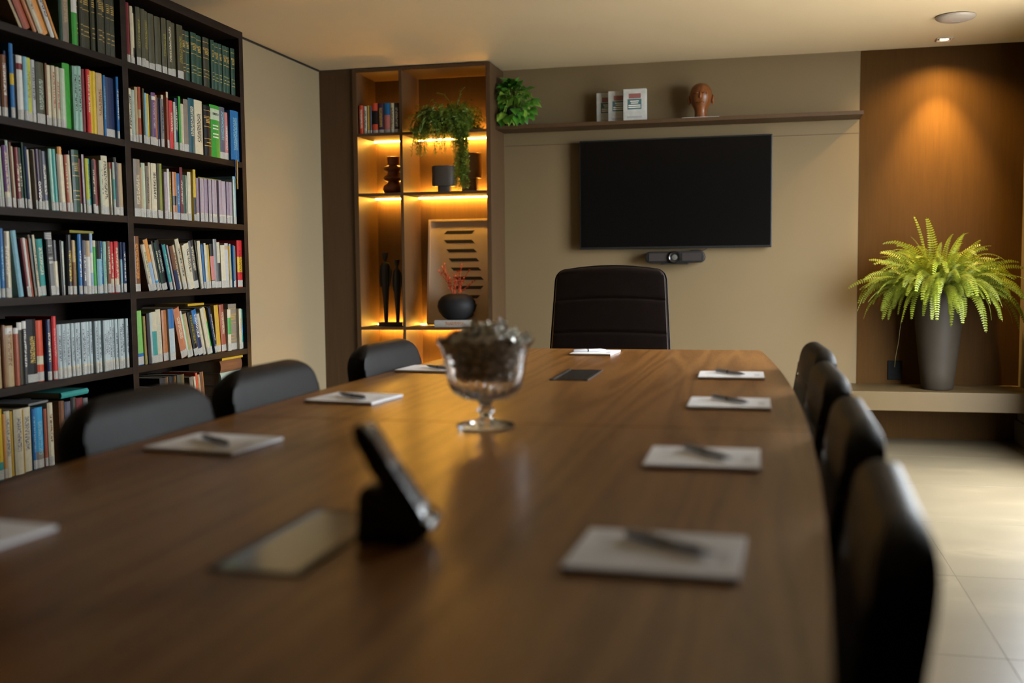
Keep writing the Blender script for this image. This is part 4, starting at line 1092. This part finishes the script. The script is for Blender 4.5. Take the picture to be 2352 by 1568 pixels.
o = MB().box(-0.115, 0.115, -0.075, 0.06, 0, 0.003, 0.0005).build('paper_sheet', MT['paper']); o.location = (-0.365, 6.69, 2.0043); tag(o, 'white sheet lying on the wall shelf under the carved head', 'paper')
o = MB().tube([(-0.03, 0, 0.003), (0.0, 0, 0.003), (0.028, 0, 0.003), (0.034, 0, 0.003)], [0.002, 0.003, 0.003, 0.001], 8).build('small_pen', MT['darkmetal'], None, True); o.location = (-1.455, 6.635, 2.0043); o.rotation_euler = (0, 0, 0.3); tag(o, 'small dark pen on the wall shelf beside the pothos', 'pen')

tv = empty('television', (-0.5395, YB, 1.2)); tag(tv, 'large black wall-mounted flat television with a dark screen', 'television')
TW, TH = 1.222, 0.705
MB().box(-TW / 2, TW / 2, -0.070, -0.030, 0, TH, 0.004).build('body', MT['black'], tv)
MB().box(-TW / 2 + 0.009, TW / 2 - 0.009, -0.0712, -0.0702, 0.014, TH - 0.009).build('screen', MT['screen'], tv)
MB().box(-0.30, 0.30, -0.030, -0.001, 0.15, 0.55, 0.003).build('wall_mount', MT['darkmetal'], tv)
MB().box(-0.018, 0.018, -0.0716, -0.0702, 0.003, 0.010).build('maker_mark', MT['chrome'], tv)
cbm = empty('conference_camera', (-0.530, 6.765, 1.098)); tag(cbm, 'black and grey video conference camera bar mounted under the television', 'camera')
bar = MB()
n = 24
poly = []
for k in range(n):
    t = 2 * math.pi * k / n
    poly.append(((0.190 - 0.035) * (1 if math.cos(t) >= 0 else -1) + 0.035 * math.cos(t), 0.038 * math.sin(t)))
poly = sorted(set(poly), key=lambda p: math.atan2(p[1] / 0.038, p[0] / 0.19))
a = [bar.bm.verts.new((x, -0.045, z + 0.047)) for x, z in poly]; b = [bar.bm.verts.new((x, 0.035, z + 0.047)) for x, z in poly]
f0 = bar.bm.faces.new(list(reversed(a))); f1 = bar.bm.faces.new(b)
for i in range(len(a)): bar.bm.faces.new((a[i], a[(i + 1) % len(a)], b[(i + 1) % len(a)], b[i]))
bmesh.ops.bevel(bar.bm, geom=list(f0.edges), offset=0.006, segments=3, affect='EDGES', profile=0.5)
bar.build('bar_body', MT['black'], cbm, 35)
for s in (-1, 1):
    MB().box(min(s * 0.045, s * 0.165), max(s * 0.045, s * 0.165), -0.0475, -0.044, 0.022, 0.072, 0.003).build('speaker_grille', MT['fabric_grey'], cbm)
def ring_y(prof, seg=32):
    m_ = MB().lathe(prof, seg)
    bmesh.ops.rotate(m_.bm, verts=m_.bm.verts, cent=(0, 0, 0), matrix=rotx(R(90)))
    return m_
ln = ring_y([(0, 0.045), (0.040, 0.045), (0.040, 0.060), (0.034, 0.066), (0.028, 0.062), (0, 0.060)]).build('lens_housing', MT['black_gloss'], cbm, 40); ln.location = (0, 0, 0.045)
gl = ring_y([(0.018, 0.060), (0.018, 0.0645), (0.011, 0.067), (0, 0.068)]).build('lens', MT['display'], ln, 40)
MB().box(-0.085, 0.085, -0.055, 0.06, 0.0, 0.010, 0.003).build('mount_foot', MT['black'], cbm)
MB().box(-0.04, 0.04, 0.035, 0.064, 0.006, 0.085, 0.003).build('wall_bracket', MT['black'], cbm)
MB().tube([(0.09, 0.03, 0.086), (0.13, 0.03, 0.090), (0.17, 0.03, 0.087), (0.195, 0.035, 0.098), (0.205, 0.045, 0.118)], 0.003, 6).build('cable', MT['black'], cbm, True)

# ------------------------------------------------------------------ bench, fern, socket
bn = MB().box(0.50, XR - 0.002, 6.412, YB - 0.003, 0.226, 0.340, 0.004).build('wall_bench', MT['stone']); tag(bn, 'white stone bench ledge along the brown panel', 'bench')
fe = empty('potted_fern', (1.035, 6.585, 0.3405)); tag(fe, 'bushy green fern in a tall grey clay floor vase on the bench', 'plant')
pr = [(0, 0), (0.082, 0), (0.090, 0.006), (0.100, 0.10), (0.117, 0.25), (0.130, 0.38), (0.134, 0.47), (0.131, 0.53), (0.118, 0.575), (0.108, 0.590), (0.113, 0.600), (0.113, 0.610), (0.104, 0.612), (0.098, 0.595), (0.096, 0.57), (0, 0.56)]
MB().lathe(pr, 48).build('vase', MT['vase_grey'], fe, 50)
MB().lathe([(0, 0.575), (0.05, 0.585), (0.094, 0.572), (0.06, 0.566), (0, 0.565)], 24).build('soil', MT['soil'], fe, True)
rnd = random.Random(21)
def frond(parent, a, el, L_, droop, wmax):
    base = Vector((0.045 * math.cos(a), 0.045 * math.sin(a), 0.59))
    n = 30
    d = Vector((math.cos(a) * math.cos(el), math.sin(a) * math.cos(el), math.sin(el)))
    pts = [base]
    for i in range(n):
        f = i / n
        d = (d + Vector((rnd.uniform(-.02, .02), rnd.uniform(-.02, .02), -droop * (0.35 + 1.1 * f) / n))).normalized()
        q = pts[-1] + d * (L_ / n)
        q.y = min(q.y, YB - 0.03 - fe.location.y)
        q.x = min(q.x, XR - 0.03 - fe.location.x)
        rr = math.hypot(q.x, q.y)
        if rr < 0.15 and q.z < 0.60:
            q.x *= 0.155 / max(rr, .01); q.y *= 0.155 / max(rr, .01)
        pts.append(q)
    mb = MB()
    mb.tube(pts, [0.0022 * (1 - 0.7 * i / n) for i in range(n + 1)], 3, False)
    roll = rnd.uniform(-.8, .8)
    for i in range(3, n):
        for h_ in (0.0,):
            f = (i + h_) / n
            p = pts[i].lerp(pts[min(i + 1, n)], h_)
            dd = (pts[min(i + 1, n)] - pts[i - 1]).normalized()
            sd = dd.cross(Vector((0, 0, 1)))
            sd = sd.normalized() if sd.length > 1e-4 else Vector((1, 0, 0))
            up = sd.cross(dd)
            sd = (sd * math.cos(roll) + up * math.sin(roll)).normalized()
            up = sd.cross(dd)
            wl = wmax * min(1, 3.2 * f) * (1 - f) ** 0.55 + 0.004
            bw = L_ / n * 0.36
            for s in (-1, 1):
                tip = p + sd * s * wl + dd * wl * 0.28 - up * wl * 0.18 + Vector((0, 0, rnd.uniform(-.002, .002)))
                mid = p + sd * s * wl * 0.55 + dd * wl * 0.12
                if tip.y > YB - 0.006 - fe.location.y: continue
                mb.face([p - dd * bw * 0.6, mid - dd * bw, tip, mid + dd * bw, p + dd * bw * 0.6])
    mb.build('frond', MT['fern'], parent)
for k in range(300):
    a = rnd.uniform(0, 2 * math.pi)
    el = rnd.choice([rnd.uniform(0.95, 1.45), rnd.uniform(0.8, 1.3), rnd.uniform(0.5, 1.05), rnd.uniform(0.15, 0.8), rnd.uniform(0.2, 0.9)])
    L_ = rnd.choice([rnd.uniform(0.24, 0.36), rnd.uniform(0.34, 0.47)])
    if math.sin(a) > 0.3: L_ *= 0.75
    frond(fe, a, el, L_, rnd.uniform(1.3, 3.2), rnd.uniform(0.032, 0.045))
for k in range(9):
    frond(fe, R(-150 + 15 * k), rnd.uniform(.3, .6), rnd.uniform(.28, .38), 3.8, 0.030)
MB().tube([(-0.12, -0.02, 0.56), (-0.19, -0.03, 0.50), (-0.215, -0.03, 0.40), (-0.225, -0.02, 0.28), (-0.24, -0.02, 0.19), (-0.245, -0.02, 0.13)], 0.0010, 5).build('dry_runner', MT['fern_dark'], fe, True)
so = empty('wall_socket', (0.823, YB - 0.002, 0.4265)); tag(so, 'black square wall socket plate beside the fern vase', 'socket')
MB().box(-0.042, 0.042, -0.010, 0, -0.060, 0.060, 0.003).build('plate', MT['socket'], so)
for zz in (0.022, -0.022):
    MB().box(-0.024, 0.024, -0.0125, -0.010, zz - 0.014, zz + 0.014, 0.001).build('outlet', MT['socket'], so)

# ------------------------------------------------------------------ ceiling fittings
ap = empty('ceiling_access_point', (1.000, 6.010, H)); tag(ap, 'round white wireless access point on the ceiling', 'access point')
MB().lathe([(0, -0.030), (0.06, -0.028), (0.092, -0.018), (0.101, -0.008), (0.101, -0.004), (0.092, -0.0005), (0, -0.0005)], 48).build('cover', MT['white_plastic'], ap, 50)
MB().box(-0.022, 0.022, -0.002, 0.002, -0.0312, -0.0295).build('status_slot', MT['grey_print'], ap)
dl = empty('downlight', (1.040, 6.605, H)); tag(dl, 'small square ceiling downlight shining on the brown panel', 'light')
fr_ = MB()
q = 0.046
fr_.box(-q, -q + 0.008, -q, q, -0.008, -0.0005, 0.001).box(q - 0.008, q, -q, q, -0.008, -0.0005, 0.001).box(-q + 0.008, q - 0.008, -q, -q + 0.008, -0.008, -0.0005, 0.001).box(-q + 0.008, q - 0.008, q - 0.008, q, -0.008, -0.0005, 0.001)
fr_.build('trim_frame', MT['white_plastic'], dl)
MB().box(-q + 0.0085, q - 0.0085, -q + 0.0085, q - 0.0085, -0.0035, -0.0008).build('reflector', MT['chrome'], dl)
MB().lathe([(0, -0.0065), (0.022, -0.006), (0.024, -0.004), (0, -0.004)], 24).build('lamp_face', MT['bulb'], dl, 40)
sl = bpy.data.lights.new('downlight_beam', 'SPOT')
sl.energy = SPOT_POWER; sl.color = (1.0, 0.66, 0.22); sl.spot_size = R(58); sl.spot_blend = 1.0; sl.shadow_soft_size = 0.018
so_ = bpy.data.objects.new('downlight_beam', sl); so_.location = (0, 0, -0.022); so_.rotation_euler = (R(12), 0, 0)
link(so_, dl)
sw = bpy.data.lights.new('downlight_spill', 'SPOT')          # the lamp's wider, weaker spill
sw.energy = SPOT_POWER * 0.30; sw.color = (1.0, 0.66, 0.22); sw.spot_size = R(140); sw.spot_blend = 1.0; sw.shadow_soft_size = 0.018
swo = bpy.data.objects.new('downlight_spill', sw); swo.location = (0, 0, -0.022)
link(swo, dl)

# ------------------------------------------------------------------ things on the table
PADS = [('far', -0.640, 4.120, 0.165, 0.20, -4, 'notepad with a white pen at the table head, before the executive chair'),
        ('r1', -0.085, 3.322, 0.200, 0.180, 1, 'notepad with a grey pen, farthest on the right table side'),
        ('r2', -0.072, 2.648, 0.200, 0.182, 0, 'notepad with a grey pen, second farthest on the right table side'),
        ('r3', -0.097, 1.888, 0.200, 0.188, 0, 'notepad with a grey pen, second nearest on the right table side'),
        ('r4', -0.118, 1.248, 0.202, 0.180, -2, 'large blurred notepad with a grey pen, nearest on the right table side'),
        ('l1', -1.095, 3.395, 0.200, 0.180, -4, 'notepad with a grey pen partly behind the glass bowl'),
        ('l2', -1.058, 2.600, 0.200, 0.180, -7, 'notepad with a grey pen in the middle of the left table side'),
        ('l3', -1.065, 1.875, 0.204, 0.180, -6, 'blurred notepad with a grey pen before the nearest left chair'),
        ('l4', -1.040, 1.135, 0.200, 0.180, -6, 'notepad cut off at the left picture edge, nearest left')]
pad_z = TZ + 0.0004
def make_pad(w, d):
    m0 = MB().box(-w / 2, w / 2, -d / 2, d / 2, 0, 0.0015).mesh('backing_board', MT['card'])
    m1 = MB().box(-w / 2, w / 2, -d / 2, d / 2, 0.0015, 0.0075, 0.0004).mesh('paper_block', MT['paper'])
    return m0, m1
for key, cx, cy, w, d, rz, lab in PADS:
    p = empty('notepad', (cx, cy, pad_z), R(rz)); tag(p, lab, 'notepad', 'notepads on the meeting table')
    m0, m1 = make_pad(w, d)
    link(bpy.data.objects.new('backing_board', m0), p); pb = link(bpy.data.objects.new('paper_block', m1), p)
    MB().box(-w / 2 + 0.018, -w / 2 + 0.038, d / 2 - 0.055, d / 2 - 0.045, 0.0075, 0.0077).build('printed_mark', MT['faint_print'], pb)
    MB().box(w / 2 - 0.030, w / 2 - 0.014, -d / 2 + 0.05, -d / 2 + 0.10, 0.0075, 0.0077).build('printed_mark', MT['faint_print'], pb)
def pen_meshes(m):
    L2 = 0.070
    b = MB().tube([(-L2, 0, 0), (-L2 + 0.003, 0, 0), (0, 0, 0), (L2 - 0.025, 0, 0), (L2 - 0.004, 0, 0), (L2, 0, 0)], [0.0035, 0.0052, 0.0056, 0.0052, 0.0018, 0.0008], 12).mesh('barrel', m, 50)
    r = MB().tube([(-0.012, 0, 0), (-0.006, 0, 0)], 0.0059, 12).mesh('ring', MT['pen_dark'], 50)
    c = MB().box(-L2 + 0.001, -0.020, -0.0015, 0.0015, 0.0058, 0.0072, 0.0004).mesh('clip', MT['chrome'])
    return b, r, c
PM = pen_meshes(MT['pen']); PW = pen_meshes(MT['pen_white'])
PENS = [('far', (-0.722, 4.075), (-0.600, 4.145), 'white pen lying on the notepad at the table head', 1), ('r1', (-0.146, 3.392), (-0.032, 3.262), 'grey pen on the farthest notepad of the right side', 0), ('r2', (-0.128, 2.725), (-0.014, 2.598), 'grey pen on the second farthest right notepad', 0),
        ('r3', (-0.140, 1.960), (-0.042, 1.840), 'grey pen on the second nearest right notepad', 0), ('r4', (-0.166, 1.306), (-0.046, 1.225), 'dark blurred pen on the nearest right notepad', 0), ('l1', (-1.013, 3.322), (-1.126, 3.420), 'grey pen on the notepad behind the glass bowl', 0),
        ('l2', (-1.000, 2.540), (-1.122, 2.635), 'grey pen on the middle left notepad', 0), ('l3', (-1.005, 1.822), (-1.122, 1.915), 'grey blurred pen on the left notepad before the nearest left chair', 0)]
for key, a, b, lab, wh in PENS:
    a = Vector(a); b = Vector(b); c = (a + b) / 2; dv = b - a
    p = empty('pen', (c.x, c.y, pad_z + 0.0079 + 0.0056), math.atan2(dv.y, dv.x)); tag(p, lab, 'pen', 'pens on the notepads')
    for nm, me in zip(('barrel', 'ring', 'clip'), PW if wh else PM):
        link(bpy.data.objects.new(nm, me), p)

# glass bowl
gb = empty('glass_bowl', (-0.588, 2.205, TZ + 0.0004)); tag(gb, 'footed cut-glass bowl heaped with wrapped sweets on the table', 'bowl')
def scal(a, r, z):
    k = max(0.0, (z - 0.165) / 0.03)
    k = min(k, 1)
    return r * (1 + 0.03 * k * math.cos(12 * a)), z + 0.004 * k * math.cos(12 * a)
outer = [(0, 0), (0.060, 0), (0.0655, 0.003), (0.062, 0.008), (0.035, 0.013), (0.016, 0.018), (0.0115, 0.026), (0.019, 0.034), (0.019, 0.040), (0.011, 0.046), (0.016, 0.054), (0.022, 0.060), (0.048, 0.066), (0.070, 0.080), (0.083, 0.100), (0.088, 0.125), (0.092, 0.155), (0.100, 0.178), (0.109, 0.190)]
inner = [(0.106, 0.191), (0.096, 0.178), (0.088, 0.155), (0.084, 0.125), (0.079, 0.101), (0.066, 0.084), (0.044, 0.071), (0.0, 0.068)]
MB().lathe(outer + inner, 72, scallop=scal).build('glass_body', MT['glass'], gb, 40)
for k in range(24):
    a = 2 * math.pi * k / 24
    ca, sa = math.cos(a), math.sin(a)
    MB().tube([(r * 1.004 * ca, r * 1.004 * sa, z) for r, z in ((0.030, 0.0615), (0.050, 0.067), (0.070, 0.080), (0.081, 0.096))], [0.0015, 0.003, 0.0035, 0.001], 6).build('cut_rib', MT['glass'], gb, True)
# sweets in the bowl
cm = MB()
cm.lathe([(0, -0.012), (0.007, -0.010), (0.0105, -0.004), (0.0108, 0.003), (0.008, 0.010), (0, 0.012)], 10)
for s in (-1, 1):
    cm.lathe([(0.003, s * 0.011), (0.011, s * 0.021), (0.008, s * 0.020)], 8, scallop=lambda a, r, z: (r * (1 + 0.35 * math.cos(4 * a)), z))
cme = cm.mesh('wrapped_sweet', MT['candy'])
rnd = random.Random(9)
for z, R1, R0 in ((0.116, .055, 0.0), (0.136, .059, 0.03), (0.156, .063, 0.03), (0.176, .072, 0.0), (0.193, .080, 0.0), (0.207, .054, 0.0), (0.219, .026, 0)):
    r = R1
    while r >= R0 - 1e-6:
        n = max(1, int(2 * math.pi * r / 0.026))
        for k in range(n):
            a = 2 * math.pi * (k + rnd.random() * .4) / n
            o = bpy.data.objects.new('wrapped_sweet', cme); link(o)
            o.location = (gb.location.x + r * math.cos(a), gb.location.y + r * math.sin(a), gb.location.z + z + rnd.uniform(-.003, .003))
            o.rotation_euler = (R(90) + rnd.uniform(-.5, .5), rnd.uniform(-.5, .5), rnd.uniform(0, 6.3)) if r < R1 - 0.01 or z > .17 else (rnd.uniform(-.6, .6), 0, rnd.uniform(0, 6.3)) if z > .16 else (R(90), rnd.uniform(-.4, .4), a + R(0))
            tag(o, 'shiny wrapped sweet in the footed glass bowl', 'sweet', 'wrapped sweets in the glass bowl')
        r -= 0.026

# cordless telephone in its cradle, seen from the side
ph = empty('cordless_phone', (-0.460, 1.262, TZ + 0.0004), R(4)); tag(ph, 'blurred black cordless telephone standing in its charging cradle on the table', 'telephone')
def extrude_xz(poly, y0, y1, bev=0.004):
    m_ = MB()
    a = [m_.bm.verts.new((x, y0, z)) for x, z in poly]; b = [m_.bm.verts.new((x, y1, z)) for x, z in poly]
    n = len(poly)
    fs = [m_.bm.faces.new(a), m_.bm.faces.new(list(reversed(b)))]
    for i in range(n): fs.append(m_.bm.faces.new((a[i], b[i], b[(i + 1) % n], a[(i + 1) % n])))
    if bev: bmesh.ops.bevel(m_.bm, geom=m_.bm.edges[:], offset=bev, segments=3, affect='EDGES', profile=0.5, clamp_overlap=True)
    return m_
extrude_xz([(-0.044, 0.0), (0.034, 0.0), (0.056, 0.020), (0.053, 0.034), (0.040, 0.032), (-0.012, 0.074), (-0.030, 0.078), (-0.041, 0.066)], -0.036, 0.036, 0.005).build('cradle', MT['phone'], ph, 40)
hs = empty('handset_pivot'); 
hb = extrude_xz([(-0.013, 0.0), (0.010, 0.0), (0.012, 0.02), (0.011, 0.14), (0.004, 0.152), (-0.006, 0.150), (-0.013, 0.135), (-0.016, 0.09), (-0.013, 0.06)], -0.024, 0.024, 0.005).build('handset', MT['phone'], ph, 40)
bpy.data.objects.remove(hs)
hb.location = (0.036, 0, 0.026); hb.rotation_euler = (0, R(-33), 0)
MB().box(0.0108, 0.0122, -0.019, 0.019, 0.088, 0.130, 0.0005).build('display', MT['display'], hb)
for r_ in range(4):
    for c_ in (-1, 0, 1):
        MB().box(0.0112, 0.0134, c_ * 0.013 - 0.0048, c_ * 0.013 + 0.0048, 0.022 + r_ * 0.0145, 0.031 + r_ * 0.0145, 0.0008).build('key', MT['fabric_grey'], hb)
MB().box(0.0105, 0.0118, -0.010, 0.010, 0.139, 0.142, 0.0003).build('earpiece_slot', MT['chrome'], hb)
